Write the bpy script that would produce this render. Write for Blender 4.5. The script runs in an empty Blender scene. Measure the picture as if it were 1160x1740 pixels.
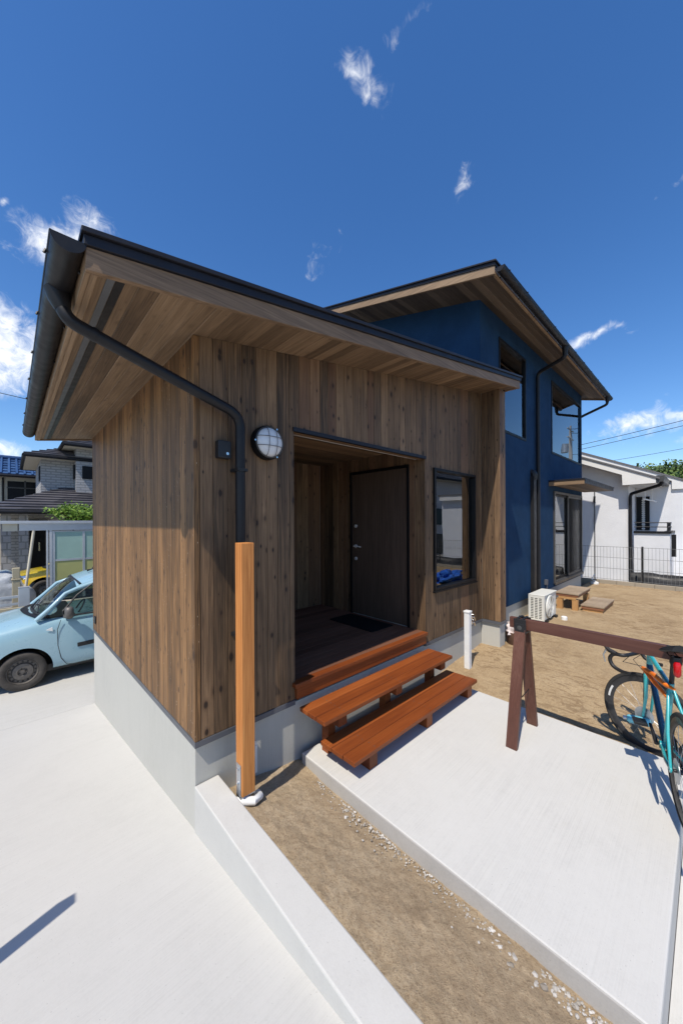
import bpy, bmesh, math, random
from mathutils import Vector, Matrix, noise
R_ = math.radians
rng = random.Random(11)
S = bpy.context.scene
COL = S.collection

# ------------------------------------------------------------------ camera
# x runs along the timber front wall, y into the depth beside it, z up (metres)
cam_d = bpy.data.cameras.new("camera")
cam = bpy.data.objects.new("camera", cam_d)
COL.objects.link(cam)
TH, ROLL, FPX = R_(46.583), -0.0047, 593.4
_c = Vector((math.cos(TH), math.sin(TH), 0)); _r0 = Vector((math.sin(TH), -math.cos(TH), 0)); _u0 = Vector((0, 0, 1))
_r = _r0 * math.cos(ROLL) + _u0 * math.sin(ROLL); _u = _u0 * math.cos(ROLL) - _r0 * math.sin(ROLL)
CAM = Vector((-0.878, -2.335, 2.0))
cam.matrix_world = Matrix(((_r.x, _u.x, -_c.x, CAM.x), (_r.y, _u.y, -_c.y, CAM.y), (_r.z, _u.z, -_c.z, CAM.z), (0, 0, 0, 1)))
cam_d.sensor_fit = 'VERTICAL'; cam_d.sensor_height = 36.0; cam_d.sensor_width = 24.0
cam_d.lens = FPX / 1740 * 36.0
cam_d.shift_y = 15.7 / 1740
cam_d.clip_start = 0.02; cam_d.clip_end = 4000
S.camera = cam

# ------------------------------------------------------------------ light, sky, exposure
SUN_TRAVEL = Vector((0.60, 0.21, -1.0)).normalized()
sun_d = bpy.data.lights.new("sun", 'SUN'); sun_d.energy = 5.0; sun_d.angle = R_(0.53); sun_d.color = (1.0, 0.925, 0.815)
sun = bpy.data.objects.new("sun", sun_d); COL.objects.link(sun)
sun.rotation_euler = SUN_TRAVEL.to_track_quat('-Z', 'Y').to_euler()
SUN_EL = math.asin(-SUN_TRAVEL.z); SUN_AZ = math.atan2(-SUN_TRAVEL.x, -SUN_TRAVEL.y)
S.view_settings.view_transform = 'Standard'; S.view_settings.look = 'None'
S.view_settings.gamma = 1.0; S.view_settings.exposure = 0.0

W = bpy.data.worlds.new("World"); S.world = W; W.use_nodes = True


def nd(nt, typ, ins=None, **attrs):
    n = nt.nodes.new(typ)
    for k, v in attrs.items():
        setattr(n, k, v)
    for k, v in (ins or {}).items():
        if isinstance(v, bpy.types.NodeSocket):
            nt.links.new(v, n.inputs[k])
        else:
            n.inputs[k].default_value = v
    return n


def mth(nt, op, a, b=None, c=None, clamp=False):
    n = nt.nodes.new('ShaderNodeMath'); n.operation = op; n.use_clamp = clamp
    for i, v in enumerate((a, b, c)):
        if v is None:
            continue
        if isinstance(v, bpy.types.NodeSocket):
            nt.links.new(v, n.inputs[i])
        else:
            n.inputs[i].default_value = v
    return n.outputs[0]


def ramp(nt, fac, stops, interp='LINEAR'):
    n = nt.nodes.new('ShaderNodeValToRGB'); n.color_ramp.interpolation = interp
    el = n.color_ramp.elements
    while len(el) > 1:
        el.remove(el[0])
    el[0].position = stops[0][0]; el[0].color = (*stops[0][1], 1)
    for p, col in stops[1:]:
        e = el.new(p); e.color = (*col, 1)
    nt.links.new(fac, n.inputs[0])
    return n.outputs[0]


def mixc(nt, fac, a, b, typ='MIX'):
    n = nt.nodes.new('ShaderNodeMix'); n.data_type = 'RGBA'; n.blend_type = typ
    for k, v in ((0, fac), (6, a), (7, b)):
        if isinstance(v, bpy.types.NodeSocket):
            nt.links.new(v, n.inputs[k])
        else:
            n.inputs[k].default_value = v if k == 0 else (*v, 1)
    return n.outputs[2]


def vm(nt, op, a, b=None, out=0):
    n = nt.nodes.new('ShaderNodeVectorMath'); n.operation = op
    for i, v in enumerate((a, b)):
        if v is None:
            continue
        if isinstance(v, bpy.types.NodeSocket):
            nt.links.new(v, n.inputs[i])
        else:
            n.inputs[i].default_value = v
    return n.outputs[out]


def build_world():
    nt = W.node_tree; nt.nodes.clear()
    sky = nd(nt, 'ShaderNodeTexSky', sky_type='NISHITA', sun_disc=False, sun_elevation=SUN_EL,
             sun_rotation=SUN_AZ % (2 * math.pi), altitude=60, air_density=1.0, dust_density=0.35, ozone_density=3.2)
    d = nd(nt, 'ShaderNodeTexCoord').outputs['Generated']
    # a deeper, polarised blue, as in the photograph
    hs = nd(nt, 'ShaderNodeHueSaturation', {'Hue': 0.506, 'Saturation': 1.26, 'Value': 1.36, 'Color': sky.outputs[0]})
    # clouds: (direction, long axis, half length, half width, density)
    clouds = [
        ((0.457, 0.417, 0.786), (0.884, -0.311, -0.349), 0.070, 0.030, 0.80),
        ((0.467, 0.352, 0.811), (0.185, -0.936, 0.300), 0.065, 0.018, 0.42),
        ((0.655, 0.326, 0.682), (-0.388, -0.629, 0.674), 0.046, 0.022, 0.55),
        ((0.677, 0.251, 0.692), (0.005, -0.941, 0.337), 0.019, 0.007, 0.25),
        ((0.076, 0.840, 0.537), (0.804, -0.370, 0.466), 0.105, 0.055, 1.0),
        ((-0.008, 0.944, 0.330), (0.955, -0.090, 0.281), 0.125, 0.105, 1.15),
        ((0.515, 0.625, 0.587), (0.082, -0.717, 0.692), 0.080, 0.036, 0.40),
        ((0.902, 0.173, 0.394), (0.154, -0.985, 0.080), 0.085, 0.024, 0.75),
        ((0.974, 0.100, 0.204), (0.073, -0.988, 0.136), 0.095, 0.040, 0.85),
        ((0.818, 0.040, 0.573), (-0.325, -0.791, 0.519), 0.030, 0.016, 0.45),
        ((-0.002, 0.836, 0.549), (0.935, -0.193, 0.297), 0.016, 0.012, 0.7),
        ((-0.011, 0.989, 0.148), (0.991, -0.009, 0.134), 0.060, 0.034, 0.8),
        ((0.906, 0.108, 0.409), (-0.028, -0.949, 0.313), 0.022, 0.012, 0.3),
        ((-0.014, 0.922, 0.388), (0.963, 0.116, -0.243), 0.075, 0.060, 1.0),
        ((0.980, -0.02, 0.16), (0.0, -1.0, 0.05), 0.10, 0.02, 0.5),
        ((0.60, -0.62, 0.50), (0.6, 0.6, 0.2), 0.16, 0.07, 0.8),
        ((-0.55, 0.55, 0.62), (0.6, 0.7, 0.0), 0.22, 0.12, 0.9),
        ((-0.5, -0.7, 0.5), (0.8, -0.5, 0.0), 0.2, 0.1, 0.8),
    ]
    nz = nd(nt, 'ShaderNodeTexNoise', {'Vector': d, 'Scale': 9.0, 'Detail': 9.0, 'Roughness': 0.62, 'Distortion': 0.5})
    nz2 = nd(nt, 'ShaderNodeTexNoise', {'Vector': d, 'Scale': 34.0, 'Detail': 8.0, 'Roughness': 0.65, 'Distortion': 0.9})
    nf = mth(nt, 'ADD', mth(nt, 'MULTIPLY', nz.outputs[0], 0.6), mth(nt, 'MULTIPLY', nz2.outputs[0], 0.85))
    warp = vm(nt, 'SCALE', vm(nt, 'SUBTRACT', nd(nt, 'ShaderNodeTexNoise', {'Vector': d, 'Scale': 16.0, 'Detail': 3.0}).outputs[1], (0.5, 0.5, 0.5)))
    warp.node.inputs[3].default_value = 0.07
    dw = vm(nt, 'ADD', d, warp)
    total = None
    for dv, t1, s1, s2, k in clouds:
        dv = Vector(dv).normalized(); t1 = Vector(t1); t1 = (t1 - dv * t1.dot(dv)).normalized(); t2 = dv.cross(t1)
        a = vm(nt, 'DOT_PRODUCT', dw, tuple(t1 / s1), out=1)
        b = vm(nt, 'DOT_PRODUCT', dw, tuple(t2 / s2), out=1)
        r = mth(nt, 'SQRT', mth(nt, 'ADD', mth(nt, 'MULTIPLY', a, a), mth(nt, 'MULTIPLY', b, b)))
        g = mth(nt, 'MULTIPLY', mth(nt, 'SUBTRACT', 1.15, r, clamp=True), k)
        front = mth(nt, 'GREATER_THAN', vm(nt, 'DOT_PRODUCT', d, tuple(dv), out=1), 0.3)
        g = mth(nt, 'MULTIPLY', g, front)
        total = g if total is None else mth(nt, 'MAXIMUM', total, g)
    dens = mth(nt, 'SUBTRACT', mth(nt, 'ADD', mth(nt, 'MULTIPLY', nf, 1.9), mth(nt, 'MULTIPLY', total, 1.25)), 1.72)
    mr = nd(nt, 'ShaderNodeMapRange', {'Value': dens, 1: -0.05, 2: 1.25, 3: 0.0, 4: 0.97}, interpolation_type='SMOOTHSTEP')
    fac = mth(nt, 'MULTIPLY', mr.outputs[0], mth(nt, 'GREATER_THAN', total, 0.001))
    shade = ramp(nt, nz2.outputs[0], [(0.3, (7.0, 7.5, 8.3)), (0.62, (9.6, 9.7, 9.8))])
    col = mixc(nt, fac, hs.outputs[0], shade)
    bg = nd(nt, 'ShaderNodeBackground', {'Color': col, 'Strength': 0.128})
    out = nd(nt, 'ShaderNodeOutputWorld'); nt.links.new(bg.outputs[0], out.inputs[0])


build_world()


# ------------------------------------------------------------------ materials
def new_mat(name, rough=0.6, metal=0.0, spec=0.5, col=(0.5, 0.5, 0.5)):
    m = bpy.data.materials.new(name); m.use_nodes = True
    nt = m.node_tree; nt.nodes.clear()
    b = nd(nt, 'ShaderNodeBsdfPrincipled', {'Base Color': (*col, 1), 'Roughness': rough, 'Metallic': metal})
    b.inputs['Specular IOR Level'].default_value = spec
    o = nd(nt, 'ShaderNodeOutputMaterial'); nt.links.new(b.outputs[0], o.inputs[0])
    return m, nt, b


def bump(nt, b, h, dist=0.002, strength=0.6):
    n = nd(nt, 'ShaderNodeBump', {'Height': h, 'Distance': dist, 'Strength': strength})
    nt.links.new(n.outputs[0], b.inputs['Normal'])


def objco(nt):
    return nd(nt, 'ShaderNodeTexCoord').outputs['Object']


def scaled(nt, co, sc):
    return nd(nt, 'ShaderNodeMapping', {'Vector': co, 'Scale': sc}).outputs[0]


def noise_(nt, co, scale, detail=5.0, rough=0.55, dist=0.0):
    return nd(nt, 'ShaderNodeTexNoise', {'Vector': co, 'Scale': scale, 'Detail': detail, 'Roughness': rough, 'Distortion': dist}).outputs[0]


def wood(name, stops, axis='z', knots=0.0, rough=0.62, tone=0.5, grain=0.4, stain=0.3, spec=0.35, specks=0.0, red=None):
    m, nt, b = new_mat(name, rough, spec=spec)
    rv = nd(nt, 'ShaderNodeAttribute', attribute_name='rnd').outputs['Vector']
    sx = nd(nt, 'ShaderNodeSeparateXYZ', {0: rv})
    co0 = objco(nt)
    co = vm(nt, 'ADD', co0, vm(nt, 'MULTIPLY', rv, (9.0, 9.0, 9.0)))
    ai = 'xyz'.index(axis)
    s = [26.0] * 3; s[ai] = 0.9
    g = noise_(nt, scaled(nt, co, tuple(s)), 1.6, 7.0, 0.62, 1.3)
    s2 = [90.0] * 3; s2[ai] = 2.2
    fine = noise_(nt, scaled(nt, co, tuple(s2)), 1.5, 4.0, 0.6)
    s3 = [3.2] * 3; s3[ai] = 0.8
    low = noise_(nt, scaled(nt, co, tuple(s3)), 1.0, 3.0, 0.5)
    f = mth(nt, 'MULTIPLY_ADD', sx.outputs[0], tone, 0.5 - tone / 2)
    f = mth(nt, 'ADD', f, mth(nt, 'MULTIPLY', mth(nt, 'SUBTRACT', g, 0.5), grain * 2.3))
    f = mth(nt, 'ADD', f, mth(nt, 'MULTIPLY', mth(nt, 'SUBTRACT', low, 0.5), stain * 1.8))
    f = mth(nt, 'ADD', f, mth(nt, 'MULTIPLY', mth(nt, 'SUBTRACT', fine, 0.5), grain * 1.5), clamp=True)
    col = ramp(nt, f, stops)
    if red:
        k = mth(nt, 'MULTIPLY', mth(nt, 'GREATER_THAN', sx.outputs[1], 0.72), 0.45)
        col = mixc(nt, k, col, red)
    if knots > 0:
        s4 = [13.5] * 3; s4[ai] = 7.5
        vo = nd(nt, 'ShaderNodeTexVoronoi', {'Vector': scaled(nt, co, tuple(s4)), 'Scale': 1.0})
        wob = mth(nt, 'MULTIPLY', mth(nt, 'SUBTRACT', fine, 0.5), 0.10)
        vsz = nd(nt, 'ShaderNodeSeparateXYZ', {0: vo.outputs['Color']}).outputs[0]
        dk = mth(nt, 'ADD', mth(nt, 'MULTIPLY', vo.outputs['Distance'], mth(nt, 'MULTIPLY_ADD', vsz, 1.7, 0.62)), wob)
        km = nd(nt, 'ShaderNodeMapRange', {'Value': dk, 1: 0.10, 2: 0.21, 3: knots, 4: 0.0}, interpolation_type='SMOOTHSTEP').outputs[0]
        halo = nd(nt, 'ShaderNodeMapRange', {'Value': dk, 1: 0.15, 2: 0.38, 3: knots * 0.4, 4: 0.0}, interpolation_type='SMOOTHSTEP').outputs[0]
        col = mixc(nt, halo, col, (0.060, 0.030, 0.016))
        col = mixc(nt, km, col, (0.018, 0.011, 0.008))
    if specks > 0:
        s5 = [60.0] * 3; s5[ai] = 22.0
        vs = nd(nt, 'ShaderNodeTexVoronoi', {'Vector': scaled(nt, co, tuple(s5)), 'Scale': 1.0})
        clus = mth(nt, 'GREATER_THAN', noise_(nt, co, 2.5, 2.0), 0.53)
        sm = mth(nt, 'MULTIPLY', mth(nt, 'LESS_THAN', vs.outputs['Distance'], 0.13), mth(nt, 'MULTIPLY', clus, specks))
        col = mixc(nt, sm, col, (0.42, 0.33, 0.23))
    nt.links.new(col, b.inputs['Base Color'])
    bump(nt, b, mth(nt, 'ADD', mth(nt, 'MULTIPLY', g, 0.6), mth(nt, 'MULTIPLY', fine, 0.4)), 0.0015, 0.55)
    return m


def concrete(name, col, var=0.12, brush=None, rough=0.85, stain=0.15, warm=(0.42, 0.38, 0.31)):
    m, nt, b = new_mat(name, rough, spec=0.3)
    co = objco(nt)
    n1 = noise_(nt, co, 1.1, 6.0, 0.6, 0.4); n2 = noise_(nt, co, 11.0, 8.0, 0.75); n3 = noise_(nt, co, 95.0, 4.0, 0.7)
    f = mth(nt, 'ADD', mth(nt, 'MULTIPLY', n1, 0.4), mth(nt, 'ADD', mth(nt, 'MULTIPLY', n2, 0.3), mth(nt, 'MULTIPLY', n3, 0.3)))
    h = n3
    if brush:
        s = [220.0, 220.0, 220.0]; s['xyz'.index(brush)] = 1.6
        nb = noise_(nt, scaled(nt, co, tuple(s)), 1.0, 3.0, 0.6, 0.15)
        area = nd(nt, 'ShaderNodeMapRange', {'Value': noise_(nt, co, 0.8, 2.0), 1: 0.35, 2: 0.7, 3: 0.2, 4: 0.8}).outputs[0]
        f = mth(nt, 'ADD', f, mth(nt, 'MULTIPLY', mth(nt, 'SUBTRACT', nb, 0.5), area))
        h = mth(nt, 'ADD', mth(nt, 'MULTIPLY', n3, 0.5), mth(nt, 'MULTIPLY', nb, 0.8))
    lo = tuple(c * (1 - var * 1.6) for c in col); hi = tuple(min(0.9, c * (1 + var * 0.9)) for c in col)
    c = ramp(nt, f, [(0.25, lo), (0.5, col), (0.78, hi)])
    vp = nd(nt, 'ShaderNodeTexVoronoi', {'Vector': co, 'Scale': 46.0})
    pore = mth(nt, 'MULTIPLY', mth(nt, 'LESS_THAN', vp.outputs['Distance'], 0.10), mth(nt, 'GREATER_THAN', n2, 0.52))
    c = mixc(nt, mth(nt, 'MULTIPLY', pore, 0.45), c, tuple(x * 0.45 for x in col))
    if stain > 0:
        sm = nd(nt, 'ShaderNodeMapRange', {'Value': noise_(nt, co, 2.3, 7.0, 0.7, 0.8), 1: 0.6, 2: 0.82, 3: 0.0, 4: stain}).outputs[0]
        c = mixc(nt, sm, c, warm)
    nt.links.new(c, b.inputs['Base Color'])
    bump(nt, b, h, 0.0015, 0.5)
    return m


def paint(name, col, rough=0.4, metal=0.0, spec=0.5, var=0.12, scale=6.0, bumpd=0.0, bscale=200.0, coat=0.0):
    m, nt, b = new_mat(name, rough, metal, spec)
    co = objco(nt)
    n = noise_(nt, co, scale, 5.0, 0.6)
    c = ramp(nt, n, [(0.3, tuple(x * (1 - var) for x in col)), (0.7, tuple(min(1, x * (1 + var)) for x in col))])
    nt.links.new(c, b.inputs['Base Color'])
    r = nd(nt, 'ShaderNodeMapRange', {'Value': noise_(nt, co, scale * 2.3, 4.0), 1: 0.3, 2: 0.7, 3: max(0.02, rough - 0.08), 4: min(1, rough + 0.08)})
    nt.links.new(r.outputs[0], b.inputs['Roughness'])
    if bumpd:
        bump(nt, b, noise_(nt, co, bscale, 4.0, 0.65), bumpd, 0.8)
    if coat:
        b.inputs['Coat Weight'].default_value = coat; b.inputs['Coat Roughness'].default_value = 0.06
    return m


def glass(name, tint=(0.75, 0.80, 0.78), ior=1.9, base=0.06):
    m = bpy.data.materials.new(name); m.use_nodes = True
    nt = m.node_tree; nt.nodes.clear()
    t = nd(nt, 'ShaderNodeBsdfTransparent', {'Color': (*tint, 1)})
    co = objco(nt)
    bp = nd(nt, 'ShaderNodeBump', {'Height': noise_(nt, co, 1.7, 1.0), 'Distance': 0.01, 'Strength': 0.10})
    g = nd(nt, 'ShaderNodeBsdfGlossy', {'Color': (0.95, 0.97, 1.0, 1), 'Roughness': 0.004, 'Normal': bp.outputs[0]})
    fr = nd(nt, 'ShaderNodeFresnel', {'IOR': ior})
    f = mth(nt, 'ADD', fr.outputs[0], base, clamp=True)
    mx = nd(nt, 'ShaderNodeMixShader', {0: f, 1: t.outputs[0], 2: g.outputs[0]})
    o = nd(nt, 'ShaderNodeOutputMaterial'); nt.links.new(mx.outputs[0], o.inputs[0])
    return m


def soil(name, dark, mid, light, patch=0.0, sc=1.0):
    m, nt, b = new_mat(name, 0.95, spec=0.15)
    co = objco(nt)
    n1 = noise_(nt, co, 2.6 * sc, 6.0, 0.62, 0.5); n2 = noise_(nt, co, 38.0, 6.0, 0.7); n3 = noise_(nt, co, 210.0, 3.0, 0.7)
    f = mth(nt, 'ADD', mth(nt, 'MULTIPLY', n1, 0.45), mth(nt, 'ADD', mth(nt, 'MULTIPLY', n2, 0.35), mth(nt, 'MULTIPLY', n3, 0.2)))
    c = ramp(nt, f, [(0.3, dark), (0.5, mid), (0.68, light)])
    if patch > 0:
        pn = noise_(nt, scaled(nt, co, (11.0, 5.0, 5.0)), 1.0, 6.0, 0.66, 1.2)
        area = nd(nt, 'ShaderNodeMapRange', {'Value': noise_(nt, co, 0.75, 2.0), 1: 0.36, 2: 0.58, 3: 0.15, 4: 1.0}).outputs[0]
        pm = nd(nt, 'ShaderNodeMapRange', {'Value': pn, 1: 0.50, 2: 0.58, 3: 0.0, 4: patch}, interpolation_type='SMOOTHSTEP').outputs[0]
        c = mixc(nt, mth(nt, 'MULTIPLY', pm, area), c, dark)
    vo = nd(nt, 'ShaderNodeTexVoronoi', {'Vector': co, 'Scale': 75.0})
    peb = mth(nt, 'MULTIPLY', mth(nt, 'LESS_THAN', vo.outputs['Distance'], 0.22), mth(nt, 'GREATER_THAN', n1, 0.52))
    c = mixc(nt, mth(nt, 'MULTIPLY', peb, 0.35), c, (0.40, 0.34, 0.26))
    nt.links.new(c, b.inputs['Base Color'])
    vg = nd(nt, 'ShaderNodeTexVoronoi', {'Vector': co, 'Scale': 150.0})
    c = mixc(nt, mth(nt, 'MULTIPLY', mth(nt, 'LESS_THAN', nd(nt, 'ShaderNodeSeparateXYZ', {0: vg.outputs['Color']}).outputs[0], 0.16), 0.45), c, dark)
    nt.links.new(c, b.inputs['Base Color'])
    h = mth(nt, 'ADD', mth(nt, 'MULTIPLY', n2, 0.7), mth(nt, 'ADD', mth(nt, 'MULTIPLY', n3, 0.35), mth(nt, 'MULTIPLY', peb, 0.25)))
    bump(nt, b, h, 0.02, 0.7)
    return m


def leafmat(name, a, bcol, c3):
    m, nt, b = new_mat(name, 0.6, spec=0.3)
    rv = nd(nt, 'ShaderNodeAttribute', attribute_name='rnd').outputs['Vector']
    x = nd(nt, 'ShaderNodeSeparateXYZ', {0: rv}).outputs[0]
    c = ramp(nt, x, [(0.0, a), (0.5, bcol), (1.0, c3)])
    nt.links.new(c, b.inputs['Base Color'])
    b.inputs['Subsurface Weight'].default_value = 0.0
    return m


def tiles(name, col, col2, rough=0.45):
    m, nt, b = new_mat(name, rough, spec=0.5)
    rv = nd(nt, 'ShaderNodeAttribute', attribute_name='rnd').outputs['Vector']
    x = nd(nt, 'ShaderNodeSeparateXYZ', {0: rv}).outputs[0]
    f = mth(nt, 'ADD', mth(nt, 'MULTIPLY', x, 0.6), mth(nt, 'MULTIPLY', noise_(nt, objco(nt), 9.0, 5.0), 0.4))
    nt.links.new(ramp(nt, f, [(0.2, col), (0.8, col2)]), b.inputs['Base Color'])
    bump(nt, b, noise_(nt, objco(nt), 60.0, 3.0), 0.004, 0.4)
    return m


def brickwall(name, c1, c2, mortar, sc=4.0, bw=0.5, rh=0.25, rough=0.8, ms=0.02):
    m, nt, b = new_mat(name, rough, spec=0.3)
    co = objco(nt)
    sx = nd(nt, 'ShaderNodeSeparateXYZ', {0: co})
    v = nd(nt, 'ShaderNodeCombineXYZ', {0: mth(nt, 'ADD', sx.outputs[0], sx.outputs[1]), 1: sx.outputs[2], 2: 0.0})
    br = nd(nt, 'ShaderNodeTexBrick', {'Vector': v.outputs[0], 'Color1': (*c1, 1), 'Color2': (*c2, 1), 'Mortar': (*mortar, 1),
                                       'Scale': sc, 'Mortar Size': ms, 'Brick Width': bw, 'Row Height': rh})
    n = noise_(nt, co, 30.0, 5.0)
    c = mixc(nt, 0.25, br.outputs[0], ramp(nt, n, [(0.3, tuple(x * .7 for x in c1)), (0.7, c2)]))
    nt.links.new(c, b.inputs['Base Color'])
    bump(nt, b, mth(nt, 'SUBTRACT', mth(nt, 'MULTIPLY', n, 0.8), br.outputs['Fac']), 0.008, 0.8)
    return m


CLAD = [(0.0, (0.024, 0.018, 0.014)), (0.28, (0.066, 0.046, 0.032)), (0.52, (0.138, 0.092, 0.060)), (0.78, (0.225, 0.152, 0.098)), (1.0, (0.330, 0.235, 0.160))]
M = {}
CLAD = [(p, (c[0] * 1.03, c[1] * 0.93, c[2] * 0.76)) for p, c in CLAD]
M['clad'] = wood('cladding_wood', CLAD, 'z', knots=0.9, tone=0.38, grain=0.44, stain=0.46, specks=0.0, red=(0.13, 0.062, 0.034))
CLAD2 = [(p, (c[0] * 1.36, c[1] * 1.19, c[2] * 0.90)) for p, c in CLAD]  # front cladding lightened and warmed: sunlight on the side wall put into the colour
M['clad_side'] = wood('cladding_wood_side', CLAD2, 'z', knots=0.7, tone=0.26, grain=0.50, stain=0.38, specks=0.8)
SOF = [(0.0, (0.055, 0.036, 0.022)), (0.35, (0.125, 0.080, 0.046)), (0.65, (0.215, 0.140, 0.080)), (1.0, (0.330, 0.225, 0.135))]
M['soffit'] = wood('soffit_wood', SOF, 'y', knots=0.2, tone=0.42, grain=0.42, stain=0.42)
M['soffit_x'] = wood('soffit_wood_main', [(0, (0.050, 0.038, 0.027)), (0.5, (0.130, 0.095, 0.065)), (1, (0.25, 0.185, 0.125))], 'x', knots=0.2, tone=0.6, grain=0.3)
M['fascia_x'] = wood('fascia_wood', [(0, (0.085, 0.055, 0.034)), (0.5, (0.185, 0.120, 0.072)), (1, (0.300, 0.200, 0.120))], 'x', tone=0.2, grain=0.6, stain=0.4)
M['fascia_y'] = wood('fascia_wood_long', [(0, (0.12, 0.078, 0.045)), (0.5, (0.25, 0.165, 0.095)), (1, (0.38, 0.26, 0.155))], 'y', tone=0.2, grain=0.5, stain=0.4)
M['porch_ceil'] = wood('porch_ceiling_wood', CLAD, 'x', knots=0.3, tone=0.5, grain=0.3)
RED = [(0.0, (0.080, 0.018, 0.005)), (0.4, (0.180, 0.043, 0.009)), (0.7, (0.265, 0.070, 0.015)), (1.0, (0.36, 0.110, 0.028))]
M['deck'] = wood('red_hardwood', RED, 'x', tone=0.4, grain=0.3, stain=0.3, rough=0.5)
M['deck_dark'] = wood('porch_hardwood', [(0.0, (0.070, 0.029, 0.016)), (0.5, (0.150, 0.066, 0.038)), (1.0, (0.23, 0.11, 0.068))], 'x', tone=0.4, grain=0.3, rough=0.8, spec=0.15)
M['deck_blk'] = wood('red_hardwood_block', RED, 'y', tone=0.4, grain=0.3, stain=0.3, rough=0.55)
M['cedar'] = wood('cedar_post', [(0.0, (0.27, 0.090, 0.020)), (0.45, (0.49, 0.190, 0.050)), (0.75, (0.57, 0.240, 0.068)), (1.0, (0.66, 0.33, 0.115))], 'z', tone=0.1, grain=0.6, stain=0.4, rough=0.65)
M['stain_y'] = wood('brown_stain', [(0, (0.040, 0.014, 0.009)), (0.5, (0.085, 0.030, 0.019)), (1, (0.160, 0.075, 0.052))], 'y', tone=0.1, grain=0.3, stain=0.45, rough=0.5, spec=0.5)
M['stain_z'] = wood('brown_stain_leg', [(0, (0.048, 0.017, 0.010)), (0.5, (0.098, 0.036, 0.022)), (1, (0.18, 0.088, 0.060))], 'z', tone=0.1, grain=0.3, stain=0.45, rough=0.5, spec=0.5)
M['ply'] = wood('grey_board', [(0, (0.20, 0.15, 0.10)), (0.5, (0.34, 0.26, 0.18)), (1, (0.46, 0.37, 0.27))], 'x', tone=0.3, grain=0.3, stain=0.4)
M['yellowwood'] = wood('fresh_timber', [(0, (0.30, 0.15, 0.055)), (0.5, (0.45, 0.25, 0.10)), (1, (0.56, 0.36, 0.17))], 'z', tone=0.2, grain=0.3)
M['redwood'] = wood('red_timber_edge', [(0, (0.14, 0.055, 0.025)), (0.5, (0.23, 0.10, 0.05)), (1, (0.34, 0.17, 0.09))], 'x', tone=0.3, grain=0.3)
M['door'] = wood('charcoal_door', [(0, (0.044, 0.028, 0.020)), (0.5, (0.080, 0.054, 0.040)), (1, (0.125, 0.088, 0.066))], 'z', tone=0.1, grain=0.5, rough=0.45)
M['drive'] = concrete('driveway_concrete', (0.490, 0.482, 0.452), 0.085, 'x', stain=0.16)
M['apron'] = concrete('apron_concrete', (0.465, 0.458, 0.43), 0.09, 'x', stain=0.14)
M['slab'] = concrete('slab_concrete', (0.530, 0.522, 0.490), 0.10, 'x', stain=0.26)
M['slabside'] = concrete('rough_concrete', (0.42, 0.41, 0.385), 0.16, None, stain=0.4)
M['found'] = concrete('foundation_concrete', (0.455, 0.445, 0.400), 0.08, 'z', stain=0.10, rough=0.75)
M['curb'] = concrete('curb_concrete', (0.505, 0.495, 0.460), 0.11, None, stain=0.3)
M['block'] = brickwall('block_concrete', (0.30, 0.26, 0.20), (0.36, 0.31, 0.24), (0.22, 0.19, 0.15), 1.0, 0.4, 0.4, ms=0.01)
M['asphalt'] = concrete('grey_ground', (0.22, 0.215, 0.20), 0.2, None, stain=0.3)
M['soilbed'] = soil('brown_soil', (0.20, 0.140, 0.085), (0.385, 0.295, 0.190), (0.52, 0.42, 0.29), 0.25)
M['yard'] = soil('sandy_soil', (0.185, 0.120, 0.066), (0.385, 0.283, 0.165), (0.50, 0.385, 0.240), 0.6, 0.6)
M['stone'] = tiles('pebble', (0.22, 0.19, 0.15), (0.56, 0.54, 0.50), 0.85)
M['darkmetal'] = paint('dark_metal', (0.011, 0.011, 0.013), 0.45, 0.0, 0.3, 0.15, 5)
M['flash'] = paint('dark_flashing', (0.014, 0.014, 0.019), 0.48, 0.0, 0.3, 0.15, 5)
M['plinthtrim'] = paint('grey_drip_trim', (0.095, 0.100, 0.112), 0.5, 0.0, 0.5, 0.1, 5)
M['blackframe'] = paint('black_frame', (0.005, 0.005, 0.006), 0.5, 0.0, 0.25, 0.1, 5)
M['bronze'] = paint('bronze_frame', (0.075, 0.072, 0.068), 0.4, 0.3, 0.5, 0.1, 5)
M['glass'] = glass('window_glass')
M['lampglass'] = paint('frosted_globe', (0.62, 0.64, 0.66), 0.3, 0, 0.5, 0.05, 8)
M['blue'] = paint('blue_stucco', (0.0160, 0.047, 0.102), 0.9, 0, 0.10, 0.14, 3.0, 0.008, 85)
M['dark'] = paint('dark_interior', (0.06, 0.055, 0.05), 0.8, 0, 0.3)
M['room'] = paint('room_plaster', (0.45, 0.43, 0.40), 0.9, 0, 0.2)
M['chrome'] = paint('chrome', (0.65, 0.65, 0.66), 0.18, 1.0)
M['satin'] = paint('satin_steel', (0.72, 0.72, 0.71), 0.35, 0.25)
M['steel'] = paint('galvanised_steel', (0.50, 0.52, 0.54), 0.42, 0.8)
M['white'] = paint('white_plastic', (0.74, 0.74, 0.72), 0.45, 0, 0.5, 0.05)
M['ivory'] = paint('ivory_enamel', (0.66, 0.655, 0.60), 0.45, 0, 0.5, 0.04)
M['black'] = paint('black_plastic', (0.012, 0.012, 0.013), 0.5, 0, 0.5, 0.2)
M['rimgrey'] = paint('dark_grey_rim', (0.030, 0.030, 0.032), 0.38, 0, 0.5, 0.2, 20)
M['rubber'] = paint('tyre_rubber', (0.036, 0.035, 0.034), 0.8, 0, 0.3, 0.25, 12)
M['rubber_grey'] = paint('dusty_rubber', (0.062, 0.056, 0.050), 0.85, 0, 0.3, 0.25, 12)
M['teal'] = paint('teal_frame_paint', (0.035, 0.36, 0.38), 0.28, 0, 0.5, 0.05, 6, coat=0.5)
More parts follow.
